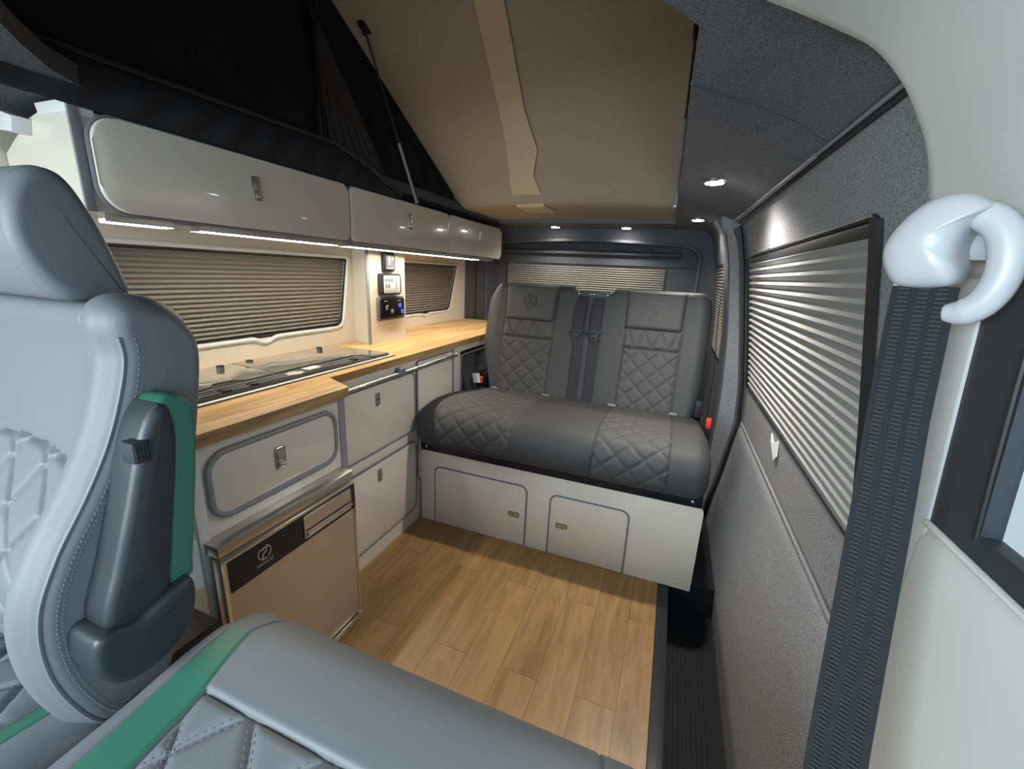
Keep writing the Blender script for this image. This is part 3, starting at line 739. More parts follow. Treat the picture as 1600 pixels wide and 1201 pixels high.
# body section follows the roof curve : U=x, V=z, pushed along y
sec = [(-1.368, 1.202), (XF-.002, 1.202), (XF-.002, 1.386), (-1.20, 1.386), (-1.262, 1.372), (-1.368, 1.315)]
prism(bm, sec, (0, 1.60, 0), (1, 0, 0), (0, 0, 1), 1.065)            # U x V = -y
bm2 = [(-1.448, 1.202), (XF-.002, 1.202), (XF-.002, 1.386), (-1.20, 1.386), (-1.30, 1.36), (-1.448, 1.29)]
prism(bm, bm2, (0, 2.652, 0), (1, 0, 0), (0, 0, 1), 1.052)
obj('body', bm, CREAM, ol)
bm = nb(); prism(bm, [(-1.215, 1.376), (XF, 1.376), (XF, 1.398), (-1.222, 1.398)], (0, .575, 0), (1, 0, 0), (0, 0, 1), .042, .002); obj('top_trim', bm, LTG, ol)
bm = nb(); box(bm, XF-.004, XF+.003, .533, .550, 1.200, 1.392, .002); obj('corner_trim', bm, GRIT, ol)
dy = [(.556, 1.262), (1.270, 1.972), (1.980, 2.655)]
for k, (a, b) in enumerate(dy):
    bm = nb(); pts = rrect(a, b, 1.203, 1.384, [.05 if k == 0 else .02, .02, .02, .05 if k == 0 else .02])
    prism(bm, pts, (XF, 0, 0), (0, 1, 0), (0, 0, 1), .016, .005, 3); d = obj('locker_door', bm, CREAM, ol)
    bm = nb(); tube(bm, [(XF+.006, p[0], p[1]) for p in rrect(a-.002, b+.002, 1.201, 1.386, [.052 if k == 0 else .022, .022, .022, .052 if k == 0 else .022])], .0042, 6, closed=True); obj('door_edging', bm, GRITD, d)
    latch(d, (XF+.016, (.905, 1.63, 2.33)[k], (1.308, 1.31, 1.312)[k]), (0, 1, 0), (0, 0, 1), .026, .062)
bm = nb(); prism(bm, rrect(1.203, 1.386, -1.40, XF+.014, .03), (0, 2.656, 0), (0, 0, 1), (1, 0, 0), .012, .003); obj('end_panel', bm, CREAM, ol)
bm = nb(); prism(bm, [(-.025, -.014), (.02, -.02), (.03, .008), (-.012, .02)], (-1.275, .535, 1.362), (1, 0, 0), (0, 0, 1), .03, .003)
obj('corner_block', bm, LTG, None, 'small pale grey block against the dark lining at the near corner of the overhead locker', 'bracket')
# LED strip
ls = thing('led_strip_light', (-1.15, 1.5, 1.195), 'long glowing white LED strip under the overhead locker', 'strip light')
bm = nb(); box(bm, -1.160, -1.134, .57, 2.60, 1.190, 1.2035); box(bm, -1.161, -1.158, .57, 2.60, 1.182, 1.1905); box(bm, -1.137, -1.134, .57, 2.60, 1.1845, 1.1905); obj('channel', bm, STEEL, ls)
bm = nb()
for (a, b) in ((.575, .70), (.76, 1.235), (1.275, 2.40)): box(bm, -1.1575, -1.1375, a, b, 1.184, 1.1905, .001)
obj('diffuser', bm, LEDM, ls)
for (a, b) in ((.70, .76), (1.235, 1.275)):
    obj('joining_clip', box(nb(), -1.1575, -1.1325, a, b, 1.183, 1.2015, .002), STEEL, ls)

# ------------------------------------------------------------------ switch column
sc_ = thing('switch_column', (-1.35, 1.65, .778), 'cream boxed column between the two side windows carrying three control panels', 'column')
bm = nb(); poly = [(-1.448, 1.603), (-1.372, 1.552), (-1.245, 1.512), (-1.245, 1.786), (-1.448, 1.80)]
prism(bm, [(-1.448, 1.612), (-1.385, 1.612), (-1.369, 1.568), (-1.245, 1.512), (-1.245, 1.786), (-1.448, 1.80)], (0, 0, .779), (1, 0, 0), (0, 1, 0), .4215); obj('column_body', bm, WALLC, sc_)
bm = nb(); box(bm, -1.250, -1.2425, 1.5105, 1.526, .779, 1.199, .002); obj('edge_trim', bm, GRIT, sc_)
bm = nb(); box(bm, -1.2465, -1.2435, 1.780, 1.788, .779, 1.199, .001); obj('rear_edge_trim', bm, LTG, sc_)
CXF = -1.245
p = thing('socket_panel', (CXF, 1.645, 1.145), 'small dark framed power socket with a grey screen, topmost on the switch column', 'socket')
bm = nb(); prism(bm, rrect(1.612, 1.690, 1.098, 1.182, .008), (CXF, 0, 0), (0, 1, 0), (0, 0, 1), .016, .004); obj('socket_frame', bm, BLK, p)
bm = nb(); prism(bm, rrect(1.624, 1.682, 1.108, 1.172, .004), (CXF+.016, 0, 0), (0, 1, 0), (0, 0, 1), .002, .001); obj('screen', bm, M('socket_face', (.13, .15, .17), .3), p)
bm = nb(); box(bm, CXF+.018, CXF+.019, 1.640, 1.655, 1.128, 1.165); box(bm, CXF+.018, CXF+.0185, 1.628, 1.678, 1.112, 1.116); obj('indicator', bm, SCRN, p)
p = thing('control_panel', (CXF, 1.65, 1.045), 'white-faced control panel with rows of dark buttons in the middle of the switch column', 'control panel')
bm = nb(); prism(bm, rrect(1.582, 1.728, .995, 1.090, .012), (CXF, 0, 0), (0, 1, 0), (0, 0, 1), .022, .005); obj('panel_frame', bm, BLK, p)
bm = nb(); prism(bm, rrect(1.598, 1.716, 1.004, 1.081, .006), (CXF+.022, 0, 0), (0, 1, 0), (0, 0, 1), .002, .001); obj('face_plate', bm, M('panel_face', (.55, .56, .56), .4), p)
for (yy, zz) in [(1.613, 1.062), (1.633, 1.062), (1.653, 1.062), (1.613, 1.036), (1.633, 1.036)]:
    bm = nb(); prism(bm, rrect(yy-.006, yy+.006, zz-.009, zz+.009, .005), (CXF+.024, 0, 0), (0, 1, 0), (0, 0, 1), .002, .0008); obj('button', bm, GRITD, p)
for k in range(5):
    bm = nb(); prism(bm, rrect(1.682, 1.692, 1.022+k*.011, 1.028+k*.011, .002), (CXF+.024, 0, 0), (0, 1, 0), (0, 0, 1), .001); obj('indicator_mark', bm, GRITD, p)
bm = nb()
for k in range(9): box(bm, CXF+.024, CXF+.0245, 1.606+k*.011, 1.612+k*.011, 1.012, 1.0135)
obj('lettering', bm, GRITD, p)
p = thing('heater_panel', (CXF, 1.665, .93), 'black gloss panel with blue-lit dials, lowest on the switch column', 'control panel')
bm = nb(); prism(bm, rrect(1.568, 1.760, .880, .985, .006), (CXF, 0, 0), (0, 1, 0), (0, 0, 1), .012, .003); obj('panel_frame', bm, M('panel_grey', (.15, .15, .155), .35, metal=.3), p)
bm = nb(); prism(bm, rrect(1.580, 1.752, .888, .978, .006), (CXF+.012, 0, 0), (0, 1, 0), (0, 0, 1), .008, .003); obj('face_plate', bm, GLB, p)
for (yy, zz, mt) in ((1.615, .94, CHR), (1.655, .92, GRITD), (1.715, .945, BLUE), (1.735, .915, BLUE)):
    bm = nb(); lathe(bm, [(.010, 0), (.010, .003), (.007, .005)], (CXF+.020, yy, zz), (1, 0, 0), 16); obj('dial', bm, mt, p)
for (a, b) in ((1.60, 1.62), (1.70, 1.725)): obj('display_line', box(nb(), CXF+.020, CXF+.0205, a, b, .967, .969), SCRN, p)

# ------------------------------------------------------------------ worktop
bm = nb()
out = [(-1.368, .500), (-.856, .500), (-.850, .506), (-.850, .925)]
for i in range(5): out.append((-.850-.018*(1-math.cos(i/4*PI/3)), .925+.018*math.sin(i/4*PI/3)))
out += [(-.974, .985), (-.974, 2.80), (-1.448, 2.80), (-1.448, 1.602), (-1.368, 1.602)]
prism(bm, out, (0, 0, .750), (1, 0, 0), (0, 1, 0), .028, .003, 2)
wt = obj('worktop', bm, TOP, None, 'pale oak block worktop running along the left wall, deeper at its near end', 'worktop')
wt.data.materials.append(TOPE)
for p in wt.data.polygons:
    if abs(p.normal.z) < .6: p.material_index = 1
# ------------------------------------------------------------------ near kitchen unit
NF = -.870
nu = thing('kitchen_unit', (-1.1, .72, 0), 'near kitchen unit, cream with a grey-edged drawer door above the fridge', 'cabinet', 'kitchen units under the worktop')
bm = nb(); box(bm, -1.36, NF, .512, .93, .533, .749); box(bm, -1.36, NF, .500, .512, .0, .749); box(bm, -1.36, NF, .905, .93, .0, .533); box(bm, -1.36, -1.33, .512, .905, .0, .533)
obj('body', bm, CREAM, nu)
bm = nb(); box(bm, NF-.006, NF+.003, .908, .933, .0, .748, .0015); obj('edge_trim', bm, GRIT, nu)
bm = nb(); box(bm, NF-.006, NF+.004, .492, .515, .0, .748, .0015); obj('edge_trim', bm, LTG, nu)
def door(name, parent, a, b, c, d, r, x, edge=GRITD, er=.0045, lat=None, latsz=(.026, .055)):
    rr = r if isinstance(r, list) else [r]*4
    bm = nb(); prism(bm, rrect(a, b, c, d, rr, 8), (x, 0, 0), (0, 1, 0), (0, 0, 1), .006, .002); dd = obj(name, bm, CREAM, parent)
    bm = nb(); tube(bm, [(x+.004, p[0], p[1]) for p in rrect(a-.003, b+.003, c-.003, d+.003, [q+.003 for q in rr], 8)], er, 8, closed=True); obj('door_edging', bm, edge, dd)
    if lat: latch(dd, (x+.006, lat[0], lat[1]), (0, 1, 0), (0, 0, 1), *latsz)
    return dd
door('drawer_front', nu, .530, .884, .572, .716, .040, NF, GRIT, .0075, (.700, .650), (.030, .058))
# rear kitchen unit
RF = -.974
ru = thing('kitchen_unit', (-1.2, 1.9, 0), 'long rear kitchen unit, cream with latched doors and a dark pocket beside the bench', 'cabinet', 'kitchen units under the worktop')
bm = nb(); box(bm, -1.36, RF-.002, .93, 1.55, 0, .749); box(bm, -1.44, RF-.002, 1.605, 1.868, 0, .749); box(bm, -1.36, RF-.002, 1.55, 1.60, 0, .749)
box(bm, -1.44, RF-.002, 1.868, 2.80, .722, .749); box(bm, -1.44, -1.20, 1.868, 2.80, 0, .722); box(bm, -1.2, RF-.002, 2.5, 2.80, 0, .722); box(bm, -1.2, RF-.002, 1.868, 2.5, 0, .4)
obj('body', bm, CREAM, ru)
door('cabinet_door', ru, .99, 1.443, .452, .702, .028, RF, lat=(1.207, .648), latsz=(.024, .050))
door('cabinet_door', ru, .99, 1.447, .077, .396, .028, RF, lat=(1.204, .345), latsz=(.024, .050))
door('cabinet_door', ru, 1.472, 1.770, .20, .740, .012, RF, lat=None)
bm = nb(); box(bm, RF-.004, RF+.003, 1.782, 1.796, .0, .749, .001); obj('edge_trim', bm, GRIT, ru)
bm = nb(); box(bm, -1.196, -1.19, 1.87, 2.5, .4, .722); prism(bm, rrect(1.872, 2.5, .42, .700, .03), (RF-.03, 0, 0), (0, 1, 0), (0, 0, 1), .006); obj('pocket_lining', bm, CARP, ru)
bm = nb(); tube(bm, [(RF+.0, p[0], p[1]) for p in rrect(1.870, 2.50, .42, .702, .03)], .004, 6, closed=True); obj('pocket_edging', bm, GRIT, ru)
# towel rail
tr = thing('towel_rail', (-.955, 1.38, .722), 'slim chrome rail under the front edge of the worktop', 'rail')
bm = nb(); tube(bm, [(-.952, .992, .722), (-.952, 1.775, .722)], .0075, 12); obj('bar', bm, CHR, tr)
bm = nb(); box(bm, -.974, -.944, 1.325, 1.352, .712, .742, .002); obj('bracket', bm, GRITD, tr)
bm = nb(); box(bm, -.974, -.944, 1.772, 1.782, .712, .732, .002); obj('bracket', bm, CHR, tr)
# ------------------------------------------------------------------ fridge
fr = thing('fridge', (-1.05, .70, 0), 'compact fridge with a bronze-tinted steel door and black handle band under the near unit', 'fridge')
FX = -.822
bm = nb(); box(bm, -1.30, FX-.03, .520, .900, .03, .525, .004); obj('body', bm, FRS, fr)
bm = nb(); box(bm, FX-.075, FX-.002, .498, .904, .506, .5325, .002); obj('top_trim', bm, STEEL, fr)
bm = nb(); box(bm, FX-.030, FX, .500, .902, .035, .500, .004); fd = obj('fridge_door', bm, FRB, fr)
bm = nb(); box(bm, FX-.0002, FX+.004, .500, .902, .492, .500, .0015); box(bm, FX-.001, FX+.002, .500, .506, .035, .492); box(bm, FX-.001, FX+.002, .896, .902, .035, .492); obj('door_rim', bm, CHR, fd)
bm = nb(); box(bm, FX-.003, FX+.003, .512, .900, .412, .490, .001); obj('handle_band', bm, BLK, fd)
bm = nb(); tube(bm, [(FX+.004, p[0], p[1]) for p in rrect(.712, .880, .424, .484, .004)], .0032, 6, closed=True); obj('handle_frame', bm, CHR, fd)
bm = nb(); box(bm, FX+.002, FX+.005, .714, .878, .446, .482); obj('handle_recess', bm, FRB, fd)
bm = nb(); tube(bm, [(FX+.006, .714, .436), (FX+.006, .878, .436)], .009, 10, flat=.6); obj('handle_bar', bm, CHR, fd)
# emblem: open ring with an inner swirl, and the name beneath
def arcpts(cy_, cz_, r, a0, a1, n=14): return [(FX+.0036, cy_+r*math.cos(a0+(a1-a0)*i/n), cz_+r*math.sin(a0+(a1-a0)*i/n)) for i in range(n+1)]
EMB = M('logo_silver', (.45, .42, .37), .4, metal=.3)
bm = nb(); tube(bm, arcpts(.596, .460, .0165, 2.2, 5.0), .0016, 6); tube(bm, arcpts(.596, .460, .0165, -1.0, 1.2), .0016, 6)
tube(bm, [(FX+.0036, .590, .449), (FX+.0036, .592, .458), (FX+.0036, .600, .462), (FX+.0036, .603, .471), (FX+.0036, .596, .473), (FX+.0036, .589, .468)], .0022, 6)
obj('emblem', bm, EMB, fd)
def text(s, size, O, U, V, mat, parent, name='lettering', ext=.0004):
    cu = bpy.data.curves.new('t', 'FONT'); cu.body = s; cu.size = size; cu.extrude = ext; cu.align_x = 'CENTER'; cu.align_y = 'CENTER'
    o = bpy.data.objects.new('t', cu); COL.objects.link(o)
    bpy.context.view_layer.update()
    me = bpy.data.meshes.new_from_object(o.evaluated_get(bpy.context.evaluated_depsgraph_get()))
    bpy.data.objects.remove(o); bm = nb(); bm.from_mesh(me); bpy.data.meshes.remove(me)
    U, V = Vector(U).normalized(), Vector(V).normalized(); W = U.cross(V)
    for v in bm.verts: v.co = Vector(O)+U*v.co.x+V*v.co.y+W*v.co.z
    return obj(name, bm, mat, parent)
text('VANCO', .0125, (FX+.0036, .596, .433), (0, 1, 0), (0, 0, 1), EMB, fd)
bm = nb(); box(bm, FX-.028, FX+.006, .505, .905, .012, .030, .002); obj('foot_rail', bm, CHR, fr)
bm = nb(); box(bm, -1.28, -.86, .53, .89, 0, .03); obj('plinth', bm, BLK, fr)
# ------------------------------------------------------------------ hob and sink combination
hb = thing('hob', (-1.19, 1.0, .778), 'black glass-lidded hob and sink unit set flush into the worktop', 'hob')
HX0, HX1, HY0, HY1 = -1.335, -1.022, .56, 1.375
bm = nb(); prism(bm, rrect(HX0-.004, HX1+.006, HY0, HY1+.004, .008), (0, 0, .778), (1, 0, 0), (0, 1, 0), .004, .001); obj('steel_rim', bm, M('satin_rim', (.75, .73, .68), .4, metal=.35), hb)
bm = nb(); box(bm, HX1+.006, HX1+.0115, HY0, HY1+.006, .778, .7795); box(bm, HX0, HX1+.01, HY1+.005, HY1+.008, .778, .7795); obj('rim_seal', bm, BLK, hb)
bm = nb(); prism(bm, rrect(HX0, HX1-.006, HY0, HY1-.004, .01), (0, 0, .782), (1, 0, 0), (0, 1, 0), .0035, .001); obj('base_glass', bm, M('dark_glass', (.06, .06, .052), .05), hb)
g1 = [(HX0+.004, HY0), (-1.115, HY0), (-1.115, .70), (-1.118, .72), (-1.145, .745), (-1.145, .79), (-1.118, .815), (-1.113, .84), (-1.113, .915), (HX0+.004, .934)]
bm = nb(); prism(bm, g1, (0, 0, .786), (1, 0, 0), (0, 1, 0), .004, .0012); obj('sink_lid', bm, GLASS, hb, label='near smoked glass lid with a finger cut-out')
g2 = [(HX0+.004, .939), (-1.113, .920), (-1.113, 1.24), (-1.108, 1.262), (-1.090, 1.278), (-1.06, 1.284), (HX1-.012, 1.288), (HX1-.012, HY1-.012), (HX1-.02, HY1-.006), (HX0+.012, HY1-.006), (HX0+.004, HY1-.014)]
bm = nb(); prism(bm, g2, (0, 0, .786), (1, 0, 0), (0, 1, 0), .004, .0012); obj('hob_lid', bm, GLASS, hb, label='far smoked glass lid')
bm = nb(); prism(bm, rrect(-1.102, HX1-.010, HY0, 1.270, [.003, .003, .02, .02]), (0, 0, .7855), (1, 0, 0), (0, 1, 0), .0012); obj('control_strip', bm, BLK, hb)
bm = nb()
for k in range(3): tube(bm, [(-1.092+.018*k, HY0+.01, .788), (-1.092+.018*k, 1.255, .788)], .0016, 6)
obj('burner_rail', bm, GRITD, hb)
for yy in (.72, .80, 1.20): 
    bm = nb(); lathe(bm, [(.016, 0), (.015, .006), (.010, .008)], (-1.062, yy, .7867), (0, 0, 1), 18); obj('control_knob', bm, BLK, hb)
for yy in (.885, .985, 1.29):
    bm = nb(); lathe(bm, [(.011, 0), (.011, .004), (.008, .005)], (-1.312, yy, .790), (0, 0, 1), 16); obj('hinge_cap', bm, BLK, hb)
bm = nb(); lathe(bm, [(.021, 0), (.021, .0012)], (-1.070, .948, .7868), (0, 0, 1), 24)
for v in bm.verts: v.co.y = .948+(v.co.y-.948)*1.3
obj('sticker', bm, M('pinkish_sticker', (.72, .60, .55), .6), hb, label='oval pink-rimmed sticker')
bm = nb(); box(bm, -1.098, -1.066, 1.000, 1.052, .7868, .7895, .0005); obj('sticker', bm, WHT, hb, label='small white rectangular sticker')
bm = nb(); box(bm, -1.235, -1.228, 1.10, 1.155, .7898, .7903); obj('printed_mark', bm, M('print_grey', (.5, .5, .48), .4), hb)

# ------------------------------------------------------------------ bench seat
be = thing('rear_bench', (-.38, 1.8, 0), 'dark grey leather rear bench with diamond-quilted panels and embossed headrests', 'bench seat')
FY = 1.483
QX = ((-.86, -.525), (-.205, .062))
def bq(x, z):
    for a, b in QX:
        if a < x < b: return (a, b)
    return None
def bxl(a, y):      # quilt zone left edge on the cushion (curved on the left one)
    return a
cprof = [(1.52, .385), (1.47, .388), (1.428, .405), (1.405, .45), (1.412, .51), (1.45, .553), (1.52, .572), (1.62, .572), (1.75, .556), (1.9, .532), (2.0, .515), (2.03, .48), (2.03, .40), (1.9, .387), (1.7, .385)]
arc = {}
def slen(y, z):     # distance measured over the front and top of the cushion
    return (y-1.41) if z > .56 or y > 1.5 else (y-1.41)*.6-(.57-z)
def cdisp(x, y, z, ny, nz):
    if ny > .6 and z < .5 or nz < -.5: return 0
    h = 0
    for a, b in QX:
        if a < x < b:
            e = min(1, min(x-a, b-x)/.012)
            h += quilt(x-(a+b)/2, CUR['s'], .095, .085, .0065)*e-.001
    for s in (-.86, -.525, -.205, .062): h += groove(x-s, .003, .004)
    h += .006*math.exp(-((x+.365)/.14)**2)
    return h
def czone(x, y, z, ny, nz):
    for i, (a, b) in enumerate(QX):
        if a < x < b and (nz > -.3 and not (ny > .6 and z < .5)): return 'q%d' % i
    return 'base'
cush = sweep(cprof, 260, -.952, .192, 190, .05, cdisp, czone, {'base': ('seat_cushion', LEAD, None), 'q0': ('quilted_panel', LEA, None), 'q1': ('quilted_panel', LEA, None)}, be)
# backrest
bprof = [(2.03, .47), (1.985, .49), (1.978, .52), (2.02, .66), (2.07, .83), (2.12, 1.0), (2.135, 1.045), (2.165, 1.066), (2.21, 1.058), (2.235, 1.0), (2.20, .8), (2.15, .6), (2.11, .48)]
BQ = ((-.825, -.556), (-.203, .055))
def bdisp(x, y, z, ny, nz):
    if ny > -.5: return 0
    s = (z-.5)/.55*.573
    h = 0
    for a, b in BQ:
        if a < x < b and s < .40:
            e = min(1, min(x-a, b-x)/.012)*min(1, abs(s-.312)/.012)
            if s < .312: h += quilt(x-(a+b)/2, s, .090, .085, .007)*e-.001
            else: h += quilt(x-(a+b)/2, (s-.312), .075, .16, .007)*e
            h += groove(s-.312, .004, .005)
    for q in (-.825, -.556, -.203, .055): h += groove(x-q, .003, .005)
    h += .008*math.exp(-((x+.88)/.035)**2)+.008*math.exp(-((x-.12)/.035)**2)
    return h
def bzone(x, y, z, ny, nz):
    s = (z-.5)/.55*.573
    if ny < -.5:
        for i, (a, b) in enumerate(BQ):
            if a < x < b and .0 < s < .40: return 'q%d' % i
    return 'base'
def bdef(v):
    s = (v.z-.5)/.55*.573
    c = -.38; 
    wl = interp([(-.05, .78), (.04, .83), (.16, .955), (.275, 1.0), (.42, 1.01), (.50, .99), (.56, .93), (.61, .86)], s)
    wr = interp([(-.05, .93), (.1, .985), (.3, 1.0), (.46, 1.01), (.54, .985), (.60, .955)], s)
    k = v.x-c
    if k < -.47: v.x = c-.47+(k+.47)*(1+(wl-1)*5.0) if wl < 1 else v.x
    elif k > .45: v.x = c+.45+(k-.45)*(1+(wr-1)*4.5) if wr < 1 else v.x
    # dip at the top centre for the belt slots
    if -.48 < v.x < -.27 and v.z > 1.03: v.z -= (v.z-1.03)*.8*min(1, min(v.x+.48, -.27-v.x)/.03)
    return v
bk = sweep(bprof, 240, -.942, .172, 190, .045, bdisp, bzone, {'base': ('backrest', LEAD, None), 'q0': ('quilted_backrest_panel', LEA, None), 'q1': ('quilted_backrest_panel', LEA, None)}, be, bdef)
BO = Vector((0, 1.98, .5)); BD = Vector((0, .16, .55)).normalized(); BN = Vector((0, -BD.z, BD.y))
def bpnt(x, s, h=0): return BO+BD*s+BN*h+Vector((x, 0, 0))
def pad(x0a, x1a, x0b, x1b, s0, s1, lab):
    bm = nb(); n = 26; m = 20
    def f(u, v):
        s = s0+(s1-s0)*v; xa = x0b+(x0a-x0b)*v; xb = x1b+(x1a-x1b)*v
        e = min(1, min(u, 1-u)*(xb-xa)/.014); g = min(1, min(v, 1-v)*(s1-s0)/.014)
        h = .004+.020*math.sqrt(max(0, 1-(1-e)**2))*math.sqrt(max(0, 1-(1-g)**2))
        bulge = .003*math.sin(PI*u)*math.sin(PI*v)
        return bpnt(xa+(xb-xa)*u, s, h+bulge)
    a = grid(bm, f, n, m); b = [[bm.verts.new(v.co-BN*.02) for v in r] for r in a]
    for i in range(n): bm.faces.new((a[i][0], b[i][0], b[i+1][0], a[i+1][0])); bm.faces.new((a[i][m], a[i+1][m], b[i+1][m], b[i][m]))
    for j in range(m): bm.faces.new((a[0][j], a[0][j+1], b[0][j+1], b[0][j])); bm.faces.new((a[n][j], b[n][j], b[n][j+1], a[n][j+1]))
    return obj('headrest_pad', bm, LEA, be, label=lab, ang=70)
h1 = pad(-.835, -.556, -.822, -.560, .397, .582, None)
h2 = pad(-.213, .056, -.206, .053, .400, .582, None)
def vw(cx_, cs, r, parent, h=.0275, rr=.0021, ring=True, fn=bpnt, pn='embossed_emblem', mat=None, pieces=None):
    bm = nb()
    if ring: tube(bm, [fn(cx_+r*math.cos(2*PI*i/40), cs+r*math.sin(2*PI*i/40), h) for i in range(40)], rr, 6, closed=True)
    for seg_ in (((-.42, .86), (0, .10), (.42, .86)), ((-.86, .42), (-.36, -.80), (0, -.02), (.36, -.80), (.86, .42))):
        tube(bm, [fn(cx_+r*a, cs+r*b, h) for a, b in seg_], rr, 6)
    return obj(pn, bm, mat or LEAD, parent)
vw(-.694, .497, .036, h1); vw(-.071, .490, .038, h2, mat=M('embossed_leather', (.10, .10, .10), .5))
# ISOFIX tags
for x in (-.825, -.545, -.213, .062):
    bm = nb(); box(bm, x-.018, x+.018, 1.968, 1.984, .523, .533, .002); obj('loop_tag', bm, GRIT, be)
# black frame beneath the cushion
bm = nb(); box(bm, -.955, .188, 1.470, 2.06, .350, .392, .004); box(bm, -.93, .165, 1.56, 2.1, .30, .352); obj('metal_frame', bm, BLKM, be)
for x in (-.925, .155):
    bm = nb(); lathe(bm, [(.005, 0), (.005, .004), (.003, .005)], (x, 1.470, .372), (0, -1, 0), 12); obj('frame_bolt', bm, CHR, be)
bm = nb(); box(bm, -.455, -.298, 2.125, 2.15, 1.012, 1.046, .003); obj('belt_slot', bm, BLK, be)
for x in (-.447, -.39, -.375, -.306):
    bm = nb(); lathe(bm, [(.004, 0), (.004, .003), (.002, .004)], (x, 2.125, 1.034), (0, -1, 0), 10); obj('slot_screw', bm, CHR, be)
bm = nb(); box(bm, .150, .182, 1.955, 2.02, .53, .61, .008); box(bm, .176, .186, 1.9, 2.05, .42, .56, .004); obj('recliner_cover', bm, BLK, be)
bm = nb(); box(bm, -.935, -.885, 2.0, 2.08, .50, .60, .01); obj('hinge_cover', bm, BLK, be)
# rear side of bench: dark upholstered riser
bm = nb(); box(bm, -.93, .16, 2.10, 2.2, .0, .47); obj('rear_support', bm, BLK, be)
# bench base front
bb = thing('bench_cabinet', (-.38, 1.5, 0), 'cream front panel under the bench with two latched doors', 'cabinet')
bm = nb(); prism(bm, rrect(-.963, .198, .0, .348, [.001, .001, .022, .018]), (0, FY+.018, 0), (1, 0, 0), (0, 0, 1), .018, .003); obj('front_panel', bm, CREAM, bb)
bm = nb(); box(bm, -.95, .165, FY+.018, 2.09, 0, .30); obj('base_box', bm, BLK, bb)
for (a, b, lx) in ((-.888, -.462, -.511), (-.355, -.053, -.305)):
    bm = nb(); pts = rrect(a, b, .004, .274 if a < -.5 else .266, [.001, .001, .028, .028], 8); prism(bm, pts, (0, FY, 0), (1, 0, 0), (0, 0, 1), .003, .001); dd = obj('cabinet_door', bm, CREAM, bb)
    top = .274 if a < -.5 else .266
    q = [(a-.003, .003)]+[(x, z) for x, z in rrect(a-.003, b+.003, 0, top+.003, [.001, .001, .031, .031], 8) if z > .002][::-1]+[(b+.003, .003)]
    # order: left bottom -> up -> over -> down
    q = sorted([p for p in q if p[0] < (a+b)/2], key=lambda p: (p[1], p[0]))+sorted([p for p in q if p[0] >= (a+b)/2], key=lambda p: (-p[1], p[0]))
    bm = nb(); tube(bm, [(p[0], FY-.002, p[1]) for p in q], .0035, 6); obj('door_edging', bm, GRITD, dd)
    latch(dd, (lx, FY-.003, .139), (0, 0, 1 if lx > -.4 else -1), (-1 if lx > -.4 else 1, 0, 0), .024, .048)
# bench belts
def bbelt(xt, xb, lab, xton):
    t = thing('seat_belt', (xb, 1.98, .5), lab, 'seat belt', 'bench seat belts')
    n = 14
    C = [bpnt(xt+(xb-xt)*i/n, .53-.525*i/n, .016+.001*math.sin(i)) for i in range(n+1)]
    bm = nb(); ribbon(bm, C, (1, 0, 0), .047); obj('webbing', bm, WEB, t)
    C = [bpnt(xt-.002+(xton-xt+.002)*i/8, .535-.165*i/8, .020+.010*math.sin(PI*i/8)) for i in range(9)]
    bm = nb(); ribbon(bm, C, (1, 0, 0), [.044+.004*i/8 for i in range(9)]); 
    obj('doubled_webbing', bm, WEB, t)
    bm = nb()
    for k in range(5): tube(bm, [bpnt(xton-.016+.008*k+(xt-xton)*.5, .455, .031), bpnt(xton-.017+.0085*k, .375, .026)], .0016, 5)
    obj('webbing_creases', bm, M('crease_grey', (.05, .05, .055), .7) if 'crease_grey' not in bpy.data.materials else bpy.data.materials['crease_grey'], t)
    bm = nb(); prism(bm, rrect(-.034, .034, -.008, .008, .005), bpnt(xton, .368, .020), (1, 0, 0), BD, .010, .002)
    prism(bm, [(-.026, -.008), (-.014, -.030), (.014, -.030), (.026, -.008)], bpnt(xton, .368, .020), (1, 0, 0), BD, .008, .002); tg = obj('tongue', bm, BLK, t)
    bm = nb(); tube(bm, [bpnt(xton+a, .340+b, .030) for a, b in rrect(-.010, .010, -.014, .014, .004)], .003, 6, closed=True); obj('metal_latch', bm, CHR, tg)
bbelt(-.420, -.412, 'left of the two black belts hanging down the middle of the bench backrest', -.429)
bbelt(-.340, -.336, 'right of the two black belts hanging down the middle of the bench backrest', -.343)
t = thing('seat_belt_buckle', (-.895, 1.93, .55), 'white and red belt buckle at the left end of the bench by the cabinet pocket', 'buckle')
bm = nb(); prism(bm, [(-.016, -.028), (.016, -.028), (.018, .022), (-.018, .022)], (-.905, 1.925, .585), Vector((.95, -.2, .2)), Vector((-.30, .25, .9)), .018, .003); obj('buckle_body', bm, WHT, t)
bm = nb(); box(bm, -.893, -.876, 1.918, 1.938, .558, .592, .003); obj('release_button', bm, RED, t)
bm = nb(); tube(bm, [(-.905, 1.935, .56), (-.912, 1.96, .52), (-.915, 1.98, .47)], .010, 8, flat=.5); obj('stalk', bm, BLK, t)
t = thing('seat_belt_buckle', (.2, 1.90, .53), 'orange-red buckle at the right end of the bench against the dark post', 'buckle')
bm = nb(); box(bm, .196, .216, 1.875, 1.90, .515, .560, .004); obj('release_button', bm, RED, t)
bm = nb(); box(bm, .192, .220, 1.872, 1.905, .47, .518, .004); obj('buckle_body', bm, BLK, t)
bm = nb(); tube(bm, [(.206, 1.89, .48), (.203, 1.93, .42), (.20, 1.97, .36)], .010, 8, flat=.5); obj('stalk', bm, BLK, t)
bm = nb(); tube(bm, [(.207+.0, 2.30, 1.12), (.205, 2.22, .95), (.215, 2.10, .72), (.21, 2.02, .50)], .012, 8, flat=.15); 
t = obj('seat_belt', bm, WEB, None, 'black belt running down the dark quarter panel between bench and rear side blind', 'seat belt')
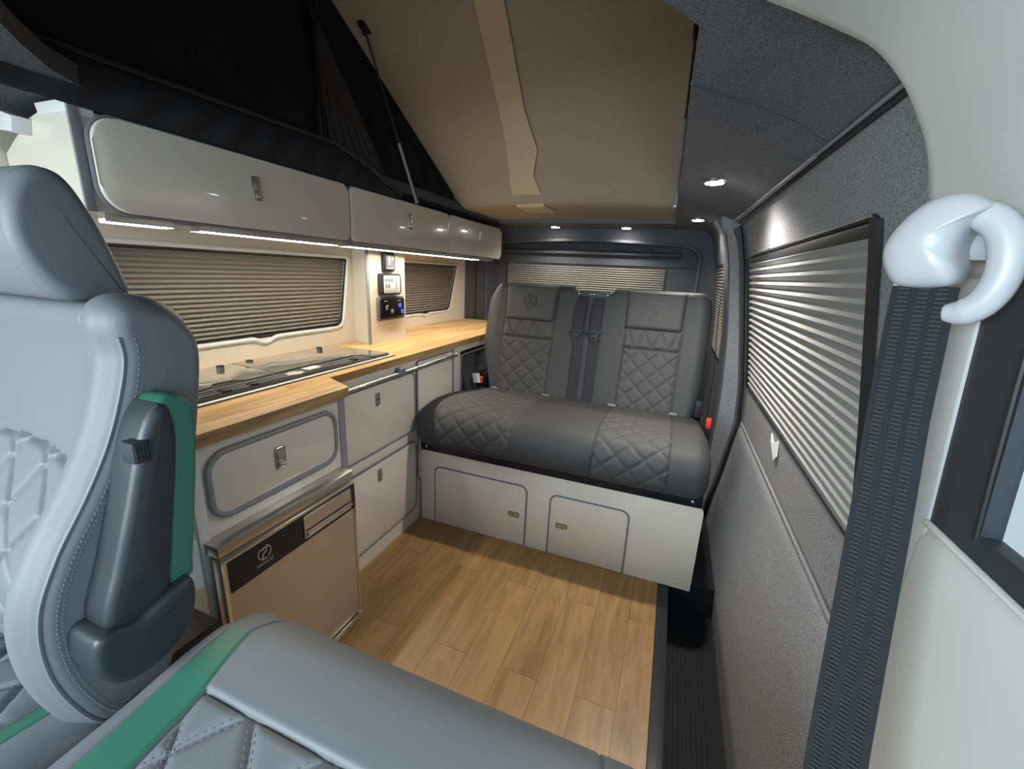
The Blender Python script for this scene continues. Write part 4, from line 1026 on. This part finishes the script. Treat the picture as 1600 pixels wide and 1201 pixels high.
# ------------------------------------------------------------------ driver seat
ds = thing('driver_seat', (-.885, .15, 0), 'forward-facing driver seat at left with green leather accents, headrest and folded-up armrest', 'car seat', 'cab seats')
DC = -.885
dprof = [(.255, .478), (.215, .495), (.190, .55), (.176, .625), (.181, .70), (.208, .765), (.245, .825), (.275, .88), (.297, .935), (.312, .99), (.310, 1.035), (.325, 1.058), (.362, 1.058), (.399, 1.035), (.418, .993), (.408, .915), (.382, .79), (.355, .66), (.33, .57), (.30, .495)]
def dd_(x, y, z, ny, nz):
    if ny > -.15 and z < 1.03: return 0
    dx = abs(x-DC); h = 0
    low = 1/(1+math.exp((z-.92)/.04))
    k = 1/(1+math.exp((dx-.165)/.010))
    h -= (.006+.028*low)*k
    h += .010*math.exp(-((dx-.20)/.022)**2)
    zq = .868-.022*(dx/.15)**2
    if dx < .155 and z < zq: h += quilt(x-DC, z, .085, .105, .007, .14)*min(1, (zq-z)/.01)*min(1, (.155-dx)/.01)
    if dx < .16: h += groove(z-zq, .003, .003)
    h += groove(dx-.160, .003, .005)+groove(dx-.222, .0018, .0025)
    return h
def dz_(x, y, z, ny, nz):
    dx = abs(x-DC)
    if ny < -.2:
        if dx < .160 and z < .865: return 'quilt' if not (dx > .138 and z < .80) else ('green' if x > DC else 'green2')
    if dx > .232 or ny > .3: return 'side'
    return 'front'
dparts = sweep(dprof, 420, DC-.245, DC+.240, 220, .030, dd_, dz_, {'side': ('backrest', LEAC, None), 'front': ('backrest_bolster', LEAC, None), 'quilt': ('quilted_panel', LEAC, None), 'green': ('accent_strip', LEAG, 'green leather accent strip'), 'green2': ('accent_strip', LEAG, 'green leather accent strip')}, ds, ri=.021)
# piping and stitches along the side seam
SP = smooth_closed(dprof, 400)
bm = nb(); pp = [Vector((DC+.2255, p.x, p.y)) for p in SP]
fr_ = [i for i, p in enumerate(SP) if True]
sel = [i for i in range(len(SP)) if (SP[i].x < .34 and i < 230 and SP[i].y < 1.02)]
edge = []
for i in sel:
    p = SP[i]; a, b = SP[i-1], SP[(i+1) % 400]; d = (b-a).normalized(); nn = Vector((d.y, -d.x))
    area = 1
    edge.append((p, nn))
# orientation test
tst = edge[60]; 
sgn = 1 if (tst[1].x < 0) else -1
PP = [Vector((DC+.2335, p.x-sgn*nn.x*(.0065)*-1*-1, p.y-sgn*nn.y*.0065)) for p, nn in edge]
tube(bm, PP, .0028, 6); obj('seam_piping', bm, LEAC, ds)
bm = nb()
def dash(bm, a, b, nrm, w=.0009, h=.0009):
    a, b, nrm = Vector(a), Vector(b), Vector(nrm); d = (b-a).normalized(); s = d.cross(nrm).normalized()*w
    v = [bm.verts.new(q) for q in (a-s, a+s, b+s, b-s)]; t = [bm.verts.new(x.co.lerp((a+b)/2, .25)+nrm*h) for x in v]
    bm.faces.new(t)
    for e in range(4): bm.faces.new((v[e], v[(e+1) % 4], t[(e+1) % 4], t[e]))
for off in (.020, .025):
    L_ = [Vector((DC+.2402, p.x-sgn*nn.x*off, p.y-sgn*nn.y*off)) for p, nn in edge]
    for i in range(0, len(L_)-2, 2):
        if (L_[i+1]-L_[i]).length < .02: dash(bm, L_[i], L_[i+1], (1, 0, 0))
obj('side_stitching', bm, STIT, ds)
# headrest
hprof = [(.345, 1.052), (.315, 1.060), (.292, 1.085), (.278, 1.12), (.276, 1.155), (.284, 1.19), (.303, 1.215), (.330, 1.222), (.352, 1.205), (.375, 1.15), (.392, 1.09), (.394, 1.064), (.375, 1.052)]
def hd(x, y, z, ny, nz):
    dx = abs(x-DC); return groove(dx-.119, .0022, .003)
def hz(x, y, z, ny, nz): return 'a' if (x-DC) < .119 else 'b'
hr = sweep(hprof, 160, DC-.140, DC+.138, 60, .026, hd, hz, {'a': ('headrest', LEAC, None), 'b': ('headrest_side', LEAC, None)}, ds, ri=.018)
bm = nb(); tube(bm, [(DC+.105, .368, 1.04), (DC+.105, .368, 1.07)], .007, 10); tube(bm, [(DC-.105, .368, 1.04), (DC-.105, .368, 1.07)], .007, 10); obj('headrest_post', bm, CHR, ds)
bm = nb(); lathe(bm, [(.016, 0), (.016, .008), (.010, .012)], (DC+.105, .372, 1.052), (0, 0, 1), 18); obj('post_collar', bm, BLK, ds)
HS = smooth_closed(hprof, 200)
def hfront(x, s, h=0):
    z = 1.10+s; c = [p for p in HS if p.x < .33]; p = min(c, key=lambda q: abs(q.y-z)); return Vector((x, p.x-h+.0006, z))
vw(DC, .038, .055, ds, h=.0, rr=.0022, ring=False, fn=hfront, pn='embossed_emblem', mat=LEAC)
# armrest folded up beside the backrest
AXI = DC+.243
arm = thing('armrest', (AXI, .27, .66), None, None); arm.name = 'armrest'
arm.parent = ds; arm.matrix_parent_inverse = Matrix.Translation(-ds.location)
aout = [(.222, .672), (.245, .745), (.268, .815), (.284, .868), (.297, .905), (.312, .932), (.325, .939), (.333, .925), (.336, .895), (.330, .85), (.316, .78), (.302, .715), (.294, .672), (.255, .655)]
ao = [tuple(p) for p in smooth_closed(aout, 48)]
bm = nb(); puff(bm, ao, (AXI-.004, 0, 0), (0, 1, 0), (0, 0, 1), .050, .012, .002); obj('armrest_shell', bm, ARMP, arm, ang=45)
gout = [(.318, .935), (.334, .944), (.352, .938), (.364, .915), (.360, .86), (.349, .79), (.334, .705), (.327, .672), (.296, .676), (.304, .72), (.318, .80), (.330, .87), (.330, .92)]
go = [tuple(p) for p in smooth_closed(gout, 48)]
bm = nb(); puff(bm, go, (AXI-.004, 0, 0), (0, 1, 0), (0, 0, 1), .044, .008); obj('armrest_pad', bm, LEAG, arm, label='green leather armrest pad', ang=45)
pout = [(.207, .668), (.222, .672), (.25, .664), (.275, .674), (.300, .680), (.317, .682), (.321, .655), (.312, .622), (.288, .594), (.258, .583), (.228, .588), (.210, .605), (.201, .635)]
po = [tuple(p) for p in smooth_closed(pout, 48)]
bm = nb(); puff(bm, po, (AXI-.004, 0, 0), (0, 1, 0), (0, 0, 1), .060, .010, .002); obj('armrest_pivot_cover', bm, ARMP, arm, ang=45)
bm = nb(); box(bm, AXI+.022, AXI+.0475, .281, .302, .868, .896, .003)
for k in range(5): box(bm, AXI+.046, AXI+.049, .283+.0038*k, .2848+.0038*k, .870, .894)
obj('release_button', bm, ARMP, arm)
# seat cushion of the driver seat
kprof = [(-.25, .42), (-.26, .48), (-.2, .525), (-.05, .528), (.08, .522), (.17, .515), (.235, .50), (.25, .45), (.2, .40), (0, .39)]
def kd(x, y, z, ny, nz):
    if nz < .1: return 0
    dx = abs(x-DC); h = .012*math.exp(-((dx-.19)/.03)**2)
    if dx < .14: h += quilt(x-DC, y, .085, .10, .008, .10)*min(1, (.14-dx)/.01)
    h += groove(dx-.142, .003, .004)+groove(dx-.178, .003, .004)
    return h
def kz(x, y, z, ny, nz):
    dx = abs(x-DC)
    if nz > .3 and dx < .142: return 'quilt'
    if nz > .3 and .142 < dx < .178: return 'green' if x > DC else 'green2'
    return 'side'
sweep(kprof, 200, DC-.25, DC+.235, 140, .03, kd, kz, {'side': ('seat_cushion', LEAC, None), 'quilt': ('quilted_cushion_panel', LEAC, None), 'green': ('accent_strip', LEAG, 'green leather accent strip'), 'green2': ('accent_strip', LEAG, 'green leather accent strip')}, ds)
bm = nb(); box(bm, -1.10, -.69, -.15, .33, 0, .41, .01); box(bm, -1.08, -.68, .15, .40, .38, .50, .01); obj('pedestal', bm, BLK, ds)
bm = nb(); tube(bm, [(-.665, .30, .50), (-.655, .27, .515), (-.648, .22, .50), (-.645, .17, .47), (-.64, .12, .46)], .009, 8, flat=.6); obj('lever_strap', bm, BLK, ds)

# ------------------------------------------------------------------ swivelled passenger seat
ps = thing('passenger_seat', (-.27, .12, 0), 'passenger seat cushion swivelled to face the rear, in the foreground, with green side strip', 'car seat', 'cab seats')
pprof = [(-.22, .43), (-.23, .50), (-.18, .55), (-.05, .560), (.1, .562), (.22, .566), (.30, .573), (.36, .570), (.402, .552), (.425, .522), (.430, .485), (.415, .45), (.3, .425), (0, .415)]
PC = -.27
def seam_x(y):     # inner edge of green strip on the left
    return interp([(-.3, -.498), (.173, -.500), (.267, -.512), (.359, -.540), (.41, -.530), (.45, -.520)], y)
def gl_x(y): return interp([(-.3, -.552), (.148, -.560), (.30, -.572), (.345, -.574), (.362, -.56)], y)
def mir(x): return x if x < PC else 2*PC-x
def warp(v):
    m = mir(v.x); y = v.y
    if v.z < .50: y = min(y, .41)
    x = interp([(-.605, -.605), (-.565, gl_x(y)), (-.52, seam_x(y)), (-.45, -.45)], m) if m < -.45 else m
    v = v.copy(); v.x = x if v.x < PC else 2*PC-x
    return v
def pd(x, y, z, ny, nz):
    if nz < -.2: return 0
    m = mir(x); h = 0
    sx = -.52
    if y < .268 and m > sx and nz > .2:
        h -= .006
        h += quilt(x+.3, y, .125, .135, .007, .16)*min(1, (.268-y)/.012)*min(1, (m-sx)/.012)
    if m > sx: h += groove(y-.268, .003, .004)
    h += groove(m-sx, .0022, .003)
    if y < .345: h += groove(m+.565, .0018, .0022)
    return h
def pz(x, y, z, ny, nz):
    m = mir(x)
    if nz > .2:
        top = .352-.0*(m)
        if -.565 < m < -.52 and y < .352: return 'green' if x < PC else 'green2'
        if y < .268 and m > -.52: return 'quilt'
    return 'side'
sweep(pprof, 560, -.605, .065, 320, .036, pd, pz, {'side': ('seat_cushion', LEAC, None), 'quilt': ('quilted_cushion_panel', LEAC, None), 'green': ('accent_strip', LEAG, 'green leather accent strip'), 'green2': ('accent_strip', LEAG, 'green leather accent strip')}, ps, warp)
PS_ = smooth_closed(pprof, 800); TOPP = sorted([(p.x, p.y) for p in PS_ if p.y > .5 and p.x < .40])
def ptop(x, y): return interp(TOPP, y)+pd(x, y, .56, 0, 1)
bm = nb()
for fam in (1, -1):
    for k in range(-14, 15):
        for off in (-.05, .05):
            # x/p + fam*y/q = k+off ; walk along y
            prev = None; y = .258; st = .0046; pn = 0
            while y > -.06:
                x = .125*((k+off)-fam*y/.135)-.3
                if -.512 < mir(x) and x < .02:
                    q = warp(Vector((x, y, ptop(x, y)+.0004)))
                    if prev is not None and pn % 2 == 0: dash(bm, prev, q, (0, 0, 1), .0007, .0008)
                    prev = q; pn += 1
                else: prev = None
                y -= st*.74
obj('quilt_stitching', bm, STIT, ps, kind='stuff')
bm = nb(); box(bm, -.50, -.04, -.15, .34, .0, .42, .02); obj('pedestal', bm, BLK, ps)

# ------------------------------------------------------------------ light
w = bpy.data.worlds.new('world'); S.world = w; w.use_nodes = True
bg = w.node_tree.nodes['Background']; bg.inputs['Color'].default_value = (.68, .86, .95, 1); bg.inputs['Strength'].default_value = .62
def area(name, loc, rot, sx, sy, e, col):
    l = bpy.data.lights.new(name, 'AREA'); l.shape = 'RECTANGLE'; l.size = sx; l.size_y = sy; l.energy = e; l.color = col
    o = bpy.data.objects.new(name, l); COL.objects.link(o); o.location = loc; o.rotation_euler = rot; return o
area('windscreen_light', (-1.0, -1.25, 1.30), (math.radians(84), 0, math.radians(-14)), 1.0, .7, 42, (.86, .99, 1.0))
area('cab_hoop_fill', (.0, -1.25, 1.30), (math.radians(88), 0, math.radians(-12)), .6, .5, 9, (.55, .74, 1.0))  # added cool fill aimed at the cab hoop
area('passenger_window_light', (.75, -.25, 1.25), (math.radians(70), 0, math.radians(75)), .5, .4, 3, (.60, .78, 1.0))
S.view_settings.exposure = 0.4
